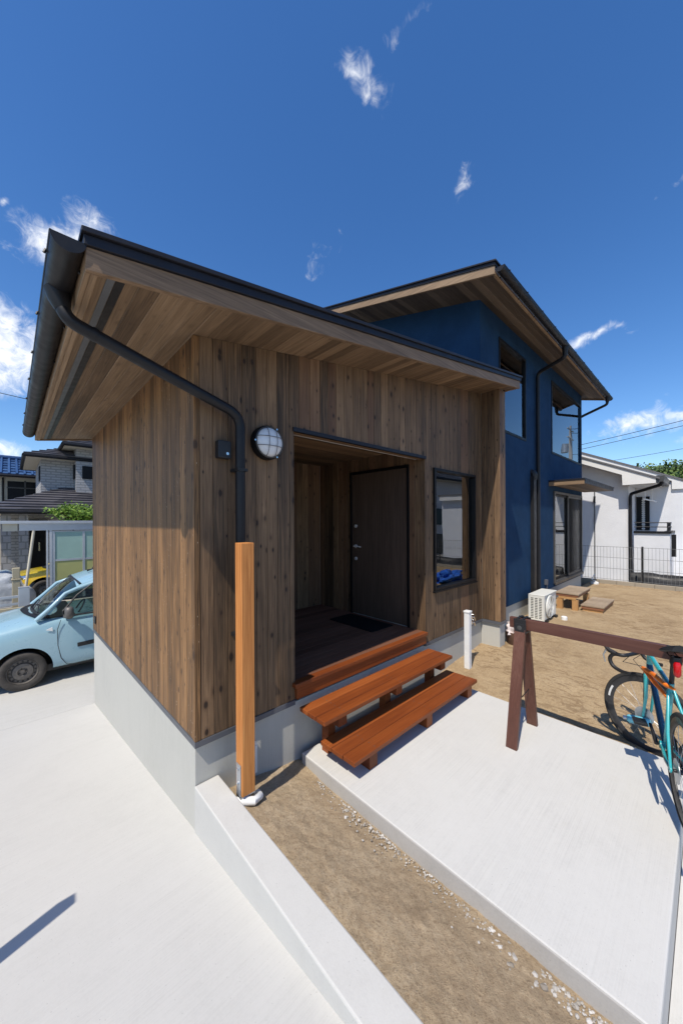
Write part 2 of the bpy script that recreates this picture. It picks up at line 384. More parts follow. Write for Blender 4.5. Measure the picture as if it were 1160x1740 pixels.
M['navy'] = paint('navy_tube_paint', (0.010, 0.062, 0.115), 0.28, 0, 0.5, 0.05, 6, coat=0.5)
M['orange'] = paint('orange_anodised', (0.80, 0.19, 0.02), 0.4, 0, 0.5, 0.08, 9)
M['redlens'] = paint('red_lens', (0.45, 0.006, 0.008), 0.2, 0, 0.5, 0.1, 9)
M['canblue'] = paint('light_blue_canister', (0.16, 0.50, 0.62), 0.3, 0.2, 0.5, 0.2, 30)
M['carpaint'] = paint('pale_blue_car_paint', (0.270, 0.430, 0.500), 0.32, 0.0, 0.5, 0.02, 3, coat=0.8)
M['yellowpaint'] = paint('yellow_car_paint', (0.78, 0.50, 0.015), 0.3, 0, 0.5, 0.04, 3, coat=0.7)
M['carglass'] = glass('car_glass', (0.42, 0.50, 0.48), 1.55, 0.05)
M['hub'] = paint('steel_wheel', (0.13, 0.12, 0.11), 0.55, 0.4, 0.5, 0.2, 20)
M['bagwhite'] = paint('white_bag', (0.60, 0.52, 0.49), 0.5, 0, 0.5, 0.2, 25)
M['pot'] = paint('brown_pot', (0.10, 0.055, 0.035), 0.6, 0, 0.4, 0.3, 8)
M['bluebag'] = paint('blue_sheet', (0.04, 0.16, 0.62), 0.45, 0, 0.5, 0.35, 14)
M['wstucco'] = paint('white_stucco', (0.70, 0.705, 0.72), 0.85, 0, 0.25, 0.04, 3, 0.007, 34)
M['wtrim'] = paint('white_boards', (0.72, 0.71, 0.68), 0.6, 0, 0.4, 0.05, 2)
M['greyroof'] = tiles('grey_slate', (0.10, 0.10, 0.105), (0.17, 0.165, 0.165))
M['darktile'] = tiles('dark_tile', (0.050, 0.048, 0.054), (0.105, 0.098, 0.104))
M['bluetile'] = tiles('blue_tile', (0.028, 0.065, 0.155), (0.055, 0.115, 0.24), 0.3)
M['greybrick'] = brickwall('pale_grey_siding', (0.36, 0.355, 0.35), (0.43, 0.42, 0.41), (0.24, 0.24, 0.24), 1.0, 0.30, 0.10)
M['pillar'] = brickwall('grey_tile_pillar', (0.30, 0.29, 0.30), (0.36, 0.35, 0.35), (0.18, 0.18, 0.18), 1.0, 0.22, 0.22)
M['cream'] = paint('cream_plaster', (0.58, 0.53, 0.42), 0.8, 0, 0.3, 0.05)
M['alu'] = paint('aluminium', (0.56, 0.57, 0.59), 0.38, 0.5, 0.5, 0.05)
M['frost'] = paint('frosted_panel', (0.30, 0.44, 0.38), 0.35, 0, 0.5, 0.1, 1.2)
M['poly'] = glass('polycarbonate', (0.80, 0.86, 0.86), 1.3, 0.02)
M['frost_y'] = paint('frosted_panel_low', (0.40, 0.40, 0.16), 0.4, 0, 0.5, 0.1, 1.2)  # yellow of the car glowing through the frosting is put into the colour
M['gravelgrey'] = paint('lot_surface', (0.30, 0.29, 0.275), 0.9, 0, 0.2, 0.2, 9, 0.01, 60)
M['silver'] = paint('silver_cover', (0.50, 0.52, 0.53), 0.35, 0.2, 0.5, 0.15, 4, 0.02, 6)
M['sandstone'] = concrete('beige_post', (0.40, 0.35, 0.24), 0.15, None)
M['leafpine'] = leafmat('forest_leaves', (0.012, 0.030, 0.010), (0.035, 0.070, 0.016), (0.095, 0.150, 0.030))
M['leafhill'] = leafmat('hill_leaves', (0.026, 0.052, 0.016), (0.070, 0.118, 0.030), (0.160, 0.215, 0.052))
M['leafbright'] = leafmat('maple_leaves', (0.060, 0.13, 0.014), (0.13, 0.22, 0.028), (0.22, 0.32, 0.05))
M['bark'] = paint('bark', (0.08, 0.06, 0.045), 0.9, 0, 0.2, 0.3, 20, 0.01, 30)
M['grasshill'] = soil('hill_earth', (0.03, 0.05, 0.014), (0.05, 0.085, 0.022), (0.08, 0.12, 0.035), 0.0)
M['mesh_wire'] = paint('fence_wire', (0.19, 0.195, 0.20), 0.5, 0.3)
M['greenband'] = paint('shutter_green', (0.055, 0.085, 0.085), 0.6)


# ------------------------------------------------------------------ mesh builder
class MB:
    def __init__(s):
        s.v = []; s.f = []; s.r = []; s.m = []; s.cur = (0.5, 0.5, 0.5); s.mi = 0

    def rnd(s):
        s.cur = (rng.random(), rng.random(), rng.random()); return s

    def add(s, pts, faces):
        b = len(s.v); s.v += [tuple(p) for p in pts]
        for f in faces:
            s.f.append(tuple(b + i for i in f)); s.r.append(s.cur); s.m.append(s.mi)

    def quad(s, a, b, c, d):
        s.add((a, b, c, d), [(0, 1, 2, 3)])

    def box(s, x0, x1, y0, y1, z0, z1):
        p = [(x, y, z) for x in (x0, x1) for y in (y0, y1) for z in (z0, z1)]
        s.add(p, [(0, 1, 3, 2), (4, 6, 7, 5), (0, 4, 5, 1), (2, 3, 7, 6), (0, 2, 6, 4), (1, 5, 7, 3)]); return s

    def beam(s, p0, p1, w, h, up=(0, 0, 1)):
        p0 = Vector(p0); p1 = Vector(p1); d = (p1 - p0).normalized(); up = Vector(up)
        sx = d.cross(up).normalized() * w / 2; sy = sx.normalized().cross(d) * h / 2
        pts = [p + a * sx + b * sy for p in (p0, p1) for a, b in ((-1, -1), (1, -1), (1, 1), (-1, 1))]
        s.add(pts, [(0, 1, 2, 3), (7, 6, 5, 4), (0, 4, 5, 1), (1, 5, 6, 2), (2, 6, 7, 3), (3, 7, 4, 0)]); return s

    def prism(s, poly, vec):
        n = len(poly); vec = Vector(vec); P = [Vector(p) for p in poly]
        s.add(P + [p + vec for p in P], [tuple(range(n))[::-1], tuple(range(n, 2 * n))] +
              [(i, (i + 1) % n, n + (i + 1) % n, n + i) for i in range(n)]); return s

    def tube(s, pts, r, n=10, caps=True, closed=False):
        P = [Vector(p) for p in pts]; k = len(P)
        rr = r if isinstance(r, (list, tuple)) else [r] * k
        T = []
        for i in range(k):
            if closed:
                T.append((P[(i + 1) % k] - P[i - 1]).normalized())
            else:
                T.append((P[min(i + 1, k - 1)] - P[max(i - 1, 0)]).normalized())
        up = Vector((0, 0, 1)) if abs(T[0].z) < 0.9 else Vector((1, 0, 0))
        a = T[0].cross(up).normalized(); ring = []
        for i in range(k):
            a = (a - T[i] * a.dot(T[i])).normalized(); b = T[i].cross(a)
            ring += [P[i] + (a * math.cos(t) + b * math.sin(t)) * rr[i] for t in (2 * math.pi * j / n for j in range(n))]
        F = []
        for i in range(k if closed else k - 1):
            i2 = (i + 1) % k
            F += [(i * n + j, i * n + (j + 1) % n, i2 * n + (j + 1) % n, i2 * n + j) for j in range(n)]
        if caps and not closed:
            F += [tuple(range(n))[::-1], tuple(range((k - 1) * n, k * n))]
        s.add(ring, F); return s

    def lathe(s, prof, o, ax, n=24, cap=True):
        o = Vector(o); ax = Vector(ax).normalized()
        a = ax.orthogonal().normalized(); b = ax.cross(a); pts = []
        for r, h in prof:
            pts += [o + ax * h + (a * math.cos(t) + b * math.sin(t)) * r for t in (2 * math.pi * j / n for j in range(n))]
        F = []
        for i in range(len(prof) - 1):
            F += [(i * n + j, i * n + (j + 1) % n, (i + 1) * n + (j + 1) % n, (i + 1) * n + j) for j in range(n)]
        if cap:
            F += [tuple(range(n))[::-1], tuple(range((len(prof) - 1) * n, len(prof) * n))]
        s.add(pts, F); return s

    def grid(s, fn, nu, nv):
        b = [fn(i / nu, j / nv) for i in range(nu + 1) for j in range(nv + 1)]
        s.add(b, [(i * (nv + 1) + j, (i + 1) * (nv + 1) + j, (i + 1) * (nv + 1) + j + 1, i * (nv + 1) + j + 1) for i in range(nu) for j in range(nv)])
        return s


def thing(name, loc, label, cat, group=None, rotz=0.0):
    o = bpy.data.objects.new(name, None); COL.objects.link(o)
    o.empty_display_size = 0.1
    o.location = loc; o.rotation_euler = (0, 0, rotz)
    o['label'] = label; o['category'] = cat
    if group:
        o['group'] = group
    return o


SPLIT = {'fascia', 'drip_trim', 'corner_trim', 'bracket', 'window', 'parapet', 'parapet_cap', 'apron', 'rail', 'pipe_clip', 'foundation', 'window_bar', 'door_mullion', 'upright', 'rubbing_strip', 'soffit', 'side_vent'}


def obj(name, mb, mats, parent=None, **kw):
    """links a builder's mesh as one object; the named kinds of part become one object per separate piece"""
    if name in SPLIT and parent is not None and len(mb.f) < 400:
        root = list(range(len(mb.v)))

        def find(i):
            while root[i] != i:
                root[i] = root[root[i]]; i = root[i]
            return i
        for f in mb.f:
            for i in f[1:]:
                root[find(i)] = find(f[0])
        groups = {}
        for k, f in enumerate(mb.f):
            groups.setdefault(find(f[0]), []).append(k)
        if 1 < len(groups) <= 12:
            for g_ in groups.values():
                m2 = MB(); idx = {}
                for k in g_:
                    for i in mb.f[k]:
                        if i not in idx:
                            idx[i] = len(m2.v); m2.v.append(mb.v[i])
                    m2.f.append(tuple(idx[i] for i in mb.f[k])); m2.r.append(mb.r[k]); m2.m.append(mb.m[k])
                o = obj1(name, m2, mats, parent, **kw)
            return o
    return obj1(name, mb, mats, parent, **kw)


def obj1(name, mb, mats, parent=None, smooth=None, bevel=0.0, local=False, kind=None, label=None, cat=None, group=None, wn=False):
    me = bpy.data.meshes.new(name)
    off = Vector((0, 0, 0))
    if parent is not None and not local:
        p = parent
        while p is not None:
            off += p.location; p = p.parent
    me.from_pydata([tuple(Vector(v) - off) for v in mb.v], [], mb.f)
    mats = mats if isinstance(mats, (list, tuple)) else [mats]
    for m in mats:
        me.materials.append(m)
    at = me.attributes.new('rnd', 'FLOAT_VECTOR', 'FACE')
    at.data.foreach_set('vector', [c for r in mb.r for c in r])
    me.polygons.foreach_set('material_index', mb.m)
    if wn:
        bm = bmesh.new(); bm.from_mesh(me); bmesh.ops.recalc_face_normals(bm, faces=bm.faces); bm.to_mesh(me); bm.free()
    if smooth is not None:
        me.polygons.foreach_set('use_smooth', [True] * len(me.polygons))
        me.set_sharp_from_angle(angle=R_(smooth))
    me.update()
    o = bpy.data.objects.new(name, me); COL.objects.link(o)
    if parent is not None:
        o.parent = parent
    if bevel:
        bv = o.modifiers.new('bevel', 'BEVEL'); bv.width = bevel; bv.segments = 2; bv.limit_method = 'ANGLE'; bv.angle_limit = R_(40)
    if kind:
        o['kind'] = kind
    if label:
        o['label'] = label
    if cat:
        o['category'] = cat
    if group:
        o['group'] = group
    return o


def boards(mb, O, U, V, N, length, v0, v1, openings=(), w=0.105, jit=0.0, groove=0.007, depth=0.005, thick=0.018, start=0.0):
    """clad the plane O + u*U + v*V (face towards N) with boards along V; openings are (u0,u1,v0,v1)"""
    O, U, V, N = Vector(O), Vector(U), Vector(V), Vector(N)
    us = [start]
    while us[-1] < length - 0.03:
        us.append(min(length, us[-1] + w * (1 + jit * (rng.random() - 0.5))))
    us[-1] = length
    P = lambda u, v, d=0.0: O + U * u + V * v - N * d
    for a, b in zip(us, us[1:]):
        mb.rnd()
        cuts = sorted({a, b} | {x for o in openings for x in o[:2] if a + 0.004 < x < b - 0.004})
        for c, d in zip(cuts, cuts[1:]):
            mid = (c + d) / 2
            iv = [(v0, v1)]
            for o in openings:
                if o[0] - 1e-4 <= mid <= o[1] + 1e-4:
                    ni = []
                    for q in iv:
                        ni += [(q[0], o[2])] if True else []
                        ni += [(o[3], q[1])]
                    iv = [(s0, s1) for s0, s1 in ni]
            for lo, hi in iv:
                f0 = (lambda u, z=lo: z(u) if callable(z) else z); f1 = (lambda u, z=hi: z(u) if callable(z) else z)
                if f1(mid) - f0(mid) < 0.005:
                    continue
                gl = groove if c == a else 0.0; gr = groove if d == b else 0.0
                e0, e1 = c + gl / 2, d - gr / 2
                mb.quad(P(e0, f0(e0)), P(e1, f0(e1)), P(e1, f1(e1)), P(e0, f1(e0)))
                if gl:
                    mb.quad(P(c, f0(c), depth), P(e0, f0(e0)), P(e0, f1(e0)), P(c, f1(c), depth))
                if gr:
                    mb.quad(P(e1, f0(e1)), P(d, f0(d), depth), P(d, f1(d), depth), P(e1, f1(e1)))
                mb.quad(P(c, f0(c), thick), P(d, f0(d), thick), P(e1, f0(e1)), P(e0, f0(e0)))
                mb.quad(P(e0, f1(e0)), P(e1, f1(e1)), P(d, f1(d), thick), P(c, f1(c), thick))
    return mb


def nails(mb, O, U, V, N, us, rows, ztest, size=0.0028):
    O, U, V, N = Vector(O), Vector(U), Vector(V), Vector(N)
    for u in us:
        for z in rows:
            if not ztest(u, z):
                continue
            for du in (-0.022, 0.022):
                c = O + U * (u + du + rng.uniform(-.004, .004)) + V * (z + rng.uniform(-.008, .008)) + N * 0.0012
                mb.quad(c - U * size, c - V * size, c + U * size, c + V * size)


def wall_open(mb, x0, x1, z0, z1, y, depth, openings, flip=1):
    """front face of a wall in the plane y with rectangular openings and reveals running depth behind it"""
    xs = sorted({x0, x1} | {v for o in openings for v in o[:2]}); zs = sorted({z0, z1} | {v for o in openings for v in o[2:]})
    for a, b in zip(xs, xs[1:]):
        for c, d in zip(zs, zs[1:]):
            mx, mz = (a + b) / 2, (c + d) / 2
            if any(o[0] < mx < o[1] and o[2] < mz < o[3] for o in openings):
                continue
            mb.quad((a, y, c), (b, y, c), (b, y, d), (a, y, d))
            mb.quad((a, y + depth, c), (a, y + depth, d), (b, y + depth, d), (b, y + depth, c))
    for o in openings:
        a, b, c, d = o; q = y + depth
        mb.quad((a, y, c), (a, y, d), (a, q, d), (a, q, c)); mb.quad((b, y, c), (b, q, c), (b, q, d), (b, y, d))
        mb.quad((a, y, c), (a, q, c), (b, q, c), (b, y, c)); mb.quad((a, y, d), (b, y, d), (b, q, d), (a, q, d))
    return mb


def frame_xz(mb, x0, x1, z0, z1, y0, y1, w):
    mb.box(x0, x0 + w, y0, y1, z0, z1); mb.box(x1 - w, x1, y0, y1, z0, z1)
    mb.box(x0 + w, x1 - w, y0, y1, z0, z0 + w); mb.box(x0 + w, x1 - w, y0, y1, z1 - w, z1)
    return mb

# ================================================================== SETTING: ground levels
def drive_z(y):
    return -0.656 if y > 3.9 else (-0.053 - 0.1545 * y if y > -2.0 else 0.256)


g = MB(); g.quad((-900, -900, -0.80), (900, -900, -0.80), (900, 900, -0.80), (-900, 900, -0.80))
obj('ground', g, M['asphalt'], kind='structure')

g = MB(); ys = [-8, -2.0, 3.9]
for a, b in zip(ys, ys[1:]):
    g.quad((-9, a, drive_z(a)), (0.045, a, drive_z(a)), (0.045, b, drive_z(b)), (-9, b, drive_z(b)))
obj('driveway', g, M['drive'], kind='structure')
g = MB(); g.box(-9, 4.3, 3.904, 8.0, -0.78, -0.656)
obj('parking_apron', g, M['apron'], kind='structure')
g = MB(); g.mi = 0
SLX0, SLX1 = 0.85, 2.90
top = [(SLX0, -2.2), (SLX1, -2.2), (SLX1, -0.02), (SLX0, -0.02)]
g.box(SLX0, SLX1, -2.2, -0.02, -0.75, 0.10)
g.m[0] = 1
slab = obj('concrete_slab', g, [M['slab'], M['slabside']], kind='structure', bevel=0.010)
g = MB(); g.box(0.28, 30, -14, -2.203, -0.75, -0.16)
obj('pavement', g, M['slab'], kind='structure')


def soil_patch(name, x0, x1, y0, y1, res, zf, amp, mat):
    nx = max(2, int((x1 - x0) / res)); ny = max(2, int((y1 - y0) / res))

    def fn(u, v):
        x = x0 + (x1 - x0) * u; y = y0 + (y1 - y0) * v
        p = Vector((x, y, 3.3))
        return (x, y, zf(x, y) + amp * (noise.noise(p * 1.9) + 0.5 * noise.noise(p * 6.1) + 0.40 * noise.noise(p * 17.0) + 0.30 * max(0, noise.noise(p * 43.0)) + 0.9 * max(0, noise.noise(p * 27.0) - 0.42)))
    b = MB().grid(fn, nx, ny)
    return obj(name, b, mat, kind='structure', smooth=60)


def bed_z(x, y):
    t = max(0, min(1, (x - 0.2) / 0.65))
    z = 0.180 * (1 - t) - 0.005 * t
    k = max(0, min(1, (y + 0.35) / 0.35))
    return z * (1 - 0.55 * k) + 0.03 * k


soil_patch('soil_bed', 0.16, 0.86, -2.3, 0.04, 0.011, bed_z, 0.015, M['soilbed'])


def yard_z(x, y):
    t = max(0, min(1, (x - 2.9) / 1.3))
    return 0.055 * (1 - t) + 0.17 * t


soil_patch('yard_soil', 2.86, 11.5, -7.0, 0.14, 0.036, yard_z, 0.013, M['yard'])

# white gravel spilled along the edge of the slab: one object
gb = MB()
for i in range(760):
    y = -0.25 - rng.random() ** 0.8 * 1.95
    x = 0.835 - abs(rng.gauss(0, 0.032)) - 0.006
    if rng.random() < 0.2:
        x -= rng.random() * 0.12
    s = rng.choice((0.0025, 0.003, 0.004, 0.005, 0.006, 0.0095)) * (0.7 + rng.random() * 0.6) * (1.25 if y < -1.1 else 1)
    if noise.noise(Vector((y * 2.3, 1.7, 0))) < -0.12 and s > 0.007:
        continue
    p = Vector((x, y, bed_z(x, y) + s * 0.12 + 0.004)); gb.rnd()
    bm = bmesh.new(); bmesh.ops.create_icosphere(bm, subdivisions=1, radius=s)
    q = Vector((rng.random() * 9, rng.random() * 9, i))
    for v in bm.verts:
        v.co *= 1 + 0.45 * noise.noise(v.co / s * 0.9 + q); v.co.z *= 0.7
    rot = Matrix.Rotation(rng.random() * 6.28, 3, 'Z')
    gb.add([rot @ v.co + p for v in bm.verts], [[v.index for v in f.verts] for f in bm.faces]); bm.free()
obj('gravel', gb, M['stone'], kind='stuff', label='loose white stones along the edge of the concrete slab', cat='gravel')

# curb wall between driveway and soil bed
b = MB(); b.box(0.0, 0.165, -6.0, 0.024, -0.7, 0.245)
obj('curb_wall', b, M['curb'], bevel=0.008, cat='wall', label='low white concrete retaining curb between the driveway and the soil strip')

# ================================================================== THE HOUSE
HP = (2.2, 2.0, 0.0)
house = thing('house', HP, 'new house with brown timber entry wing joined to a deep blue stucco main block', 'house')
def sof(x): return 3.235 + 0.155 * x          # entry soffit height
def fz(y): return 0.511 - 0.028 * max(0, y)   # foundation top on the driveway side
WX0, WX1 = 4.19, 4.38                         # wing wall at the right end

# foundation
b = MB()
b.prism([(0.008, 0.03, -0.78), (0.008, 3.9, -0.78), (0.008, 3.9, fz(3.9)), (0.008, 0.03, fz(0.03))], (4.36, 0, 0))
b.box(WX0 + 0.028, WX1 + 0.02, -0.245, 0.028, -0.5, 0.511)
obj('foundation', b, M['found'], house, bevel=0.004)
b = MB()
b.box(-0.005, 0.80, -0.006, 0.03, 0.508, 0.546); b.box(2.70, WX0, -0.006, 0.03, 0.508, 0.546)
b.box(WX0 - 0.006, WX1 + 0.006, -0.276, 0.0, 0.508, 0.546)
b.prism([(-0.005, 0.03, 0.509), (-0.005, 3.9, fz(3.9)), (-0.005, 3.9, fz(3.9) + 0.038), (-0.005, 0.03, 0.547)], (0.03, 0, 0))
obj('drip_trim', b, M['plinthtrim'], house)

# timber walls
PO = (0.80, 2.70, 0.0, 2.735); WO = (2.87, 3.965, 1.135, 2.655)
b = MB(); boards(b, (0, 0, 0), (1, 0, 0), (0, 0, 1), (0, -1, 0), WX0, lambda u: 0.55, lambda u: sof(u) - 0.002, (PO, WO), jit=0.25, start=0.035)
b.mi = 1; nails(b, (0, 0, 0), (1, 0, 0), (0, 0, 1), (0, -1, 0), [0.09 + 0.105 * k for k in range(39)], [0.62, 1.05, 1.5, 1.95, 2.4, 2.85, 3.2], lambda u, z: z < sof(u) - 0.05 and not (0.77 < u < 2.73 and z < 2.76) and not (2.84 < u < 4.0 and 1.1 < z < 2.69))
obj('timber_wall', b, [M['clad'], M['bronze']], house)
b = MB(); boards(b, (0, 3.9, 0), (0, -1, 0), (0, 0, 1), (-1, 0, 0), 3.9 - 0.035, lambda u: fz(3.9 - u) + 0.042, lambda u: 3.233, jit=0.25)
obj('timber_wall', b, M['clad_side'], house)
b = MB(); boards(b, (WX0, 0, 0), (0, -1, 0), (0, 0, 1), (-1, 0, 0), 0.27, 0.55, sof(WX0) - 0.002, jit=0.1, w=0.09)
boards(b, (WX0, -0.27, 0), (1, 0, 0), (0, 0, 1), (0, -1, 0), WX1 - WX0, 0.55, sof(WX0) - 0.002, w=0.095)
boards(b, (WX1, -0.27, 0), (0, 1, 0), (0, 0, 1), (1, 0, 0), 0.37, 0.55, sof(WX1) - 0.002, w=0.09)
obj('wing_wall', b, M['clad'], house)
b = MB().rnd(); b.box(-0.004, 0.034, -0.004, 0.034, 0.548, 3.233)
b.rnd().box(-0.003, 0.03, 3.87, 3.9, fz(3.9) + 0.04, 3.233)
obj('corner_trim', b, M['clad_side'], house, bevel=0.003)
# backing of the entry walls (closed to light)
b = MB()
def pz(x0, x1, y0, y1, z0): b.prism([(x0, y0, z0), (x1, y0, z0), (x1, y0, sof(x1) + 0.03), (x0, y0, sof(x0) + 0.03)], (0, y1 - y0, 0))
pz(0.02, 0.79, 0.019, 0.14, 0.50); pz(2.71, 2.865, 0.019, 0.14, 0.5); pz(3.97, 4.37, 0.019, 0.14, 0.5)
pz(0.79, 2.71, 0.019, 0.14, 2.745); pz(2.865, 3.97, 0.019, 0.14, 2.66); b.box(2.865, 3.97, 0.019, 0.14, 0.5, 1.13)
b.box(0.02, 0.14, 0.14, 3.88, 0.5, 3.25); b.box(0.14, 4.3, 3.78, 3.88, 0.5, 3.9); b.box(4.25, 4.36, 0.14, 3.88, 0.5, 3.9)
b.box(2.72, 2.84, 0.14, 2.0, 0.5, 3.66); b.box(0.70, 2.84, 1.95, 2.06, 0.5, 3.6); b.box(0.68, 0.78, 0.14, 2.0, 0.5, 3.4)
b.box(0.78, 2.72, 0.10, 1.96, 2.885, 2.95); b.box(2.84, 4.25, 0.14, 3.8, 0.50, 0.58)
b.box(WX0 + 0.02, WX1 - 0.02, -0.25, 0.03, 0.52, sof(WX0) + 0.02)
obj('inner_wall', b, M['room'], house)
# porch
b = MB(); boards(b, (2.70, 1.94, 0), (0, -1, 0), (0, 0, 1), (-1, 0, 0), 1.94, 0.68, 2.88, ((0.72, 1.68, 0.0, 2.69),), jit=0.2)
boards(b, (0.80, 1.94, 0), (1, 0, 0), (0, 0, 1), (0, -1, 0), 1.90, 0.68, 2.88, jit=0.2)
boards(b, (0.80, 0.0, 0), (0, 1, 0), (0, 0, 1), (1, 0, 0), 1.94, 0.68, 2.88, jit=0.2)
obj('porch_wall', b, M['clad'], house)
b = MB(); boards(b, (0.80, 0.09, 2.88), (0, 1, 0), (1, 0, 0), (0, 0, -1), 1.85, 0.0, 1.90, w=0.11)
b.rnd().box(0.80, 2.70, 0.0205, 0.043, 2.735, 2.885); b.rnd().box(0.80, 2.70, 0.046, 0.088, 2.737, 2.885)
obj('porch_ceiling', b, M['porch_ceil'], house)
b = MB(); b.lathe([(0.045, 0.0), (0.045, 0.012)], (1.30, 0.38, 2.87), (0, 0, 1), 18)
obj('downlight', b, M['black'], house)
b = MB(); b.box(0.79, 2.71, -0.014, 0.018, 2.735, 2.768)
obj('lintel_flashing', b, M['flash'], house)
b = MB(); boards(b, (0.80, 0.03, 0.68), (0, 1, 0), (1, 0, 0), (0, 0, 1), 1.91, 0.0, 1.90, w=0.105, groove=0.006)
b.box(0.80, 2.70, 0.05, 1.94, 0.60, 0.66)
obj('porch_floor', b, M['deck_dark'], house)
b = MB().rnd(); b.box(0.775, 2.68, -0.045, 0.028, 0.655, 0.690); b.rnd().box(0.80, 2.67, -0.03, 0.02, 0.555, 0.653)
obj('porch_nosing', b, M['deck'], house, bevel=0.004)
# front door in the side of the porch
fd = thing('front_door', (2.70, 0.74, 0.68), '', ''); del fd['label']; del fd['category']; fd.parent = house; fd.location = Vector((2.70, 0.74, 0.68)) - Vector(HP)
b = MB(); b.box(2.685, 2.72, 0.225, 0.258, 0.68, 2.70); b.box(2.685, 2.72, 1.222, 1.255, 0.68, 2.70); b.box(2.685, 2.72, 0.258, 1.222, 2.667, 2.70)
obj('frame', b, M['blackframe'], fd, bevel=0.003)
b = MB(); b.box(2.700, 2.745, 0.262, 1.218, 0.690, 2.664)
obj('door_leaf', b, M['door'], fd, bevel=0.003)
b = MB(); b.lathe([(0.026, 0), (0.026, 0.008), (0.012, 0.010), (0.012, 0.045)], (2.70, 1.145, 1.645), (-1, 0, 0), 14)
b.tube([(2.658, 1.145, 1.645), (2.652, 1.09, 1.645), (2.655, 1.02, 1.640)], 0.009, 8)
obj('handle', b, M['satin'], fd, smooth=40)
for zz in (1.93, 1.468):
    b = MB(); b.lathe([(0.024, 0), (0.024, 0.012), (0.014, 0.016), (0.0, 0.017)], (2.70, 1.145, zz), (-1, 0, 0), 14)
    b.beam((2.68, 1.145, zz - 0.012), (2.68, 1.145, zz + 0.012), 0.006, 0.016)
    obj('lock', b, M['satin'], fd, smooth=40)
# front window
def window(name, x0, x1, z0, z1, y, fw=0.038, fm='blackframe', proud=0.024, cross=()):
    w = bpy.data.objects.new(name, None); COL.objects.link(w); w.parent = house
    w.location = Vector(((x0 + x1) / 2, y, z0)) - Vector(HP); w.empty_display_size = 0.1
    b = frame_xz(MB(), x0, x1, z0, z1, y - proud, y + 0.10, fw)
    for cx in cross:
        b.box(cx - 0.03, cx + 0.03, y - proud + 0.004, y + 0.09, z0 + fw, z1 - fw)
    obj('frame', b, M[fm], w, bevel=0.003)
    b = MB(); b.box(x0 + fw - 0.005, x1 - fw + 0.005, y + 0.022, y + 0.034, z0 + fw - 0.005, z1 - fw + 0.005)
    obj('pane', b, M['glass'], w)
    return w


fw_ = window('window', 2.875, 3.96, 1.14, 2.65, 0.0, 0.035, proud=0.026)
b = MB(); b.box(2.86, 3.975, -0.036, 0.01, 1.118, 1.139)
obj('sill', b, M['blackframe'], fw_, bevel=0.002)
b = MB(); b.box(2.90, 3.94, 0.145, 0.42, 1.10, 1.135)
obj('window_ledge', b, M['fascia_x'], house)

# entry roof
RX0, RX1, RY0, RY1 = -0.612, 4.47, -0.445, 4.0
sl = Vector((1, 0, 0.155)); L = (RX1 - RX0) * sl.length
rf = thing('roof', (0, 0, 0), '', ''); del rf['label']; del rf['category']; rf.parent = house; rf.location = Vector((1.9, 1.8, 3.5)) - Vector(HP)
b = MB(); boards(b, (RX0, RY0 + 0.03, sof(RX0)), sl.normalized(), (0, 1, 0), Vector((0.155, 0, -1)).normalized(), L, 0.0, RY1 - RY0 - 0.05, w=0.102, groove=0.009, depth=0.003)
obj('soffit', b, M['soffit'], rf)
def slopebox(mb, x0, x1, y0, y1, d0, d1):
    mb.prism([(x0, y0, sof(x0) + d0), (x1, y0, sof(x1) + d0), (x1, y0, sof(x1) + d1), (x0, y0, sof(x0) + d1)], (0, y1 - y0, 0)); return mb


b = slopebox(MB().rnd(), RX0 - 0.022, RX1, RY0, RY0 + 0.032, -0.020, 0.082)
slopebox(b.rnd(), RX0, RX1, RY1 - 0.03, RY1, -0.020, 0.082)
obj('fascia', b, M['fascia_x'], rf, bevel=0.003)
b = MB().rnd(); b.box(RX0 - 0.022, RX0, RY0 + 0.033, RY1, sof(RX0) - 0.018, sof(RX0) + 0.080)
b.rnd().box(RX1 - 0.024, RX1 - 0.001, RY0 + 0.033, RY1 - 0.03, sof(RX1) - 0.018, sof(RX1) + 0.080)
b.rnd().box(RX0, RX0 + 0.03, RY0 + 0.033, RY1 - 0.03, sof(RX0) - 0.012, sof(RX0) + 0.02)
obj('fascia', b, M['fascia_y'], rf, bevel=0.003)
b = slopebox(MB(), RX0 - 0.03, RX1 + 0.012, RY0 - 0.014, RY0 + 0.05, 0.083, 0.128)
slopebox(b, RX0 - 0.04, RX1 + 0.024, RY0 - 0.030, RY1 + 0.03, 0.129, 0.153)
slopebox(b, RX0 - 0.02, RX1, RY0 + 0.051, RY1, 0.05, 0.128)
obj('metal_roofing', b, M['flash'], rf, bevel=0.003)
b = MB(); b.mi = 0
slopebox(b, -0.545, -0.512, RY0 + 0.04, RY1 - 0.04, -0.006, 0.0)
b.mi = 1; slopebox(b, -0.508, -0.470, RY0 + 0.04, RY1 - 0.04, -0.003, 0.0)
obj('soffit_vent', b, [paint('vent_grey', (0.10, 0.105, 0.11), 0.5), M['black']], rf)

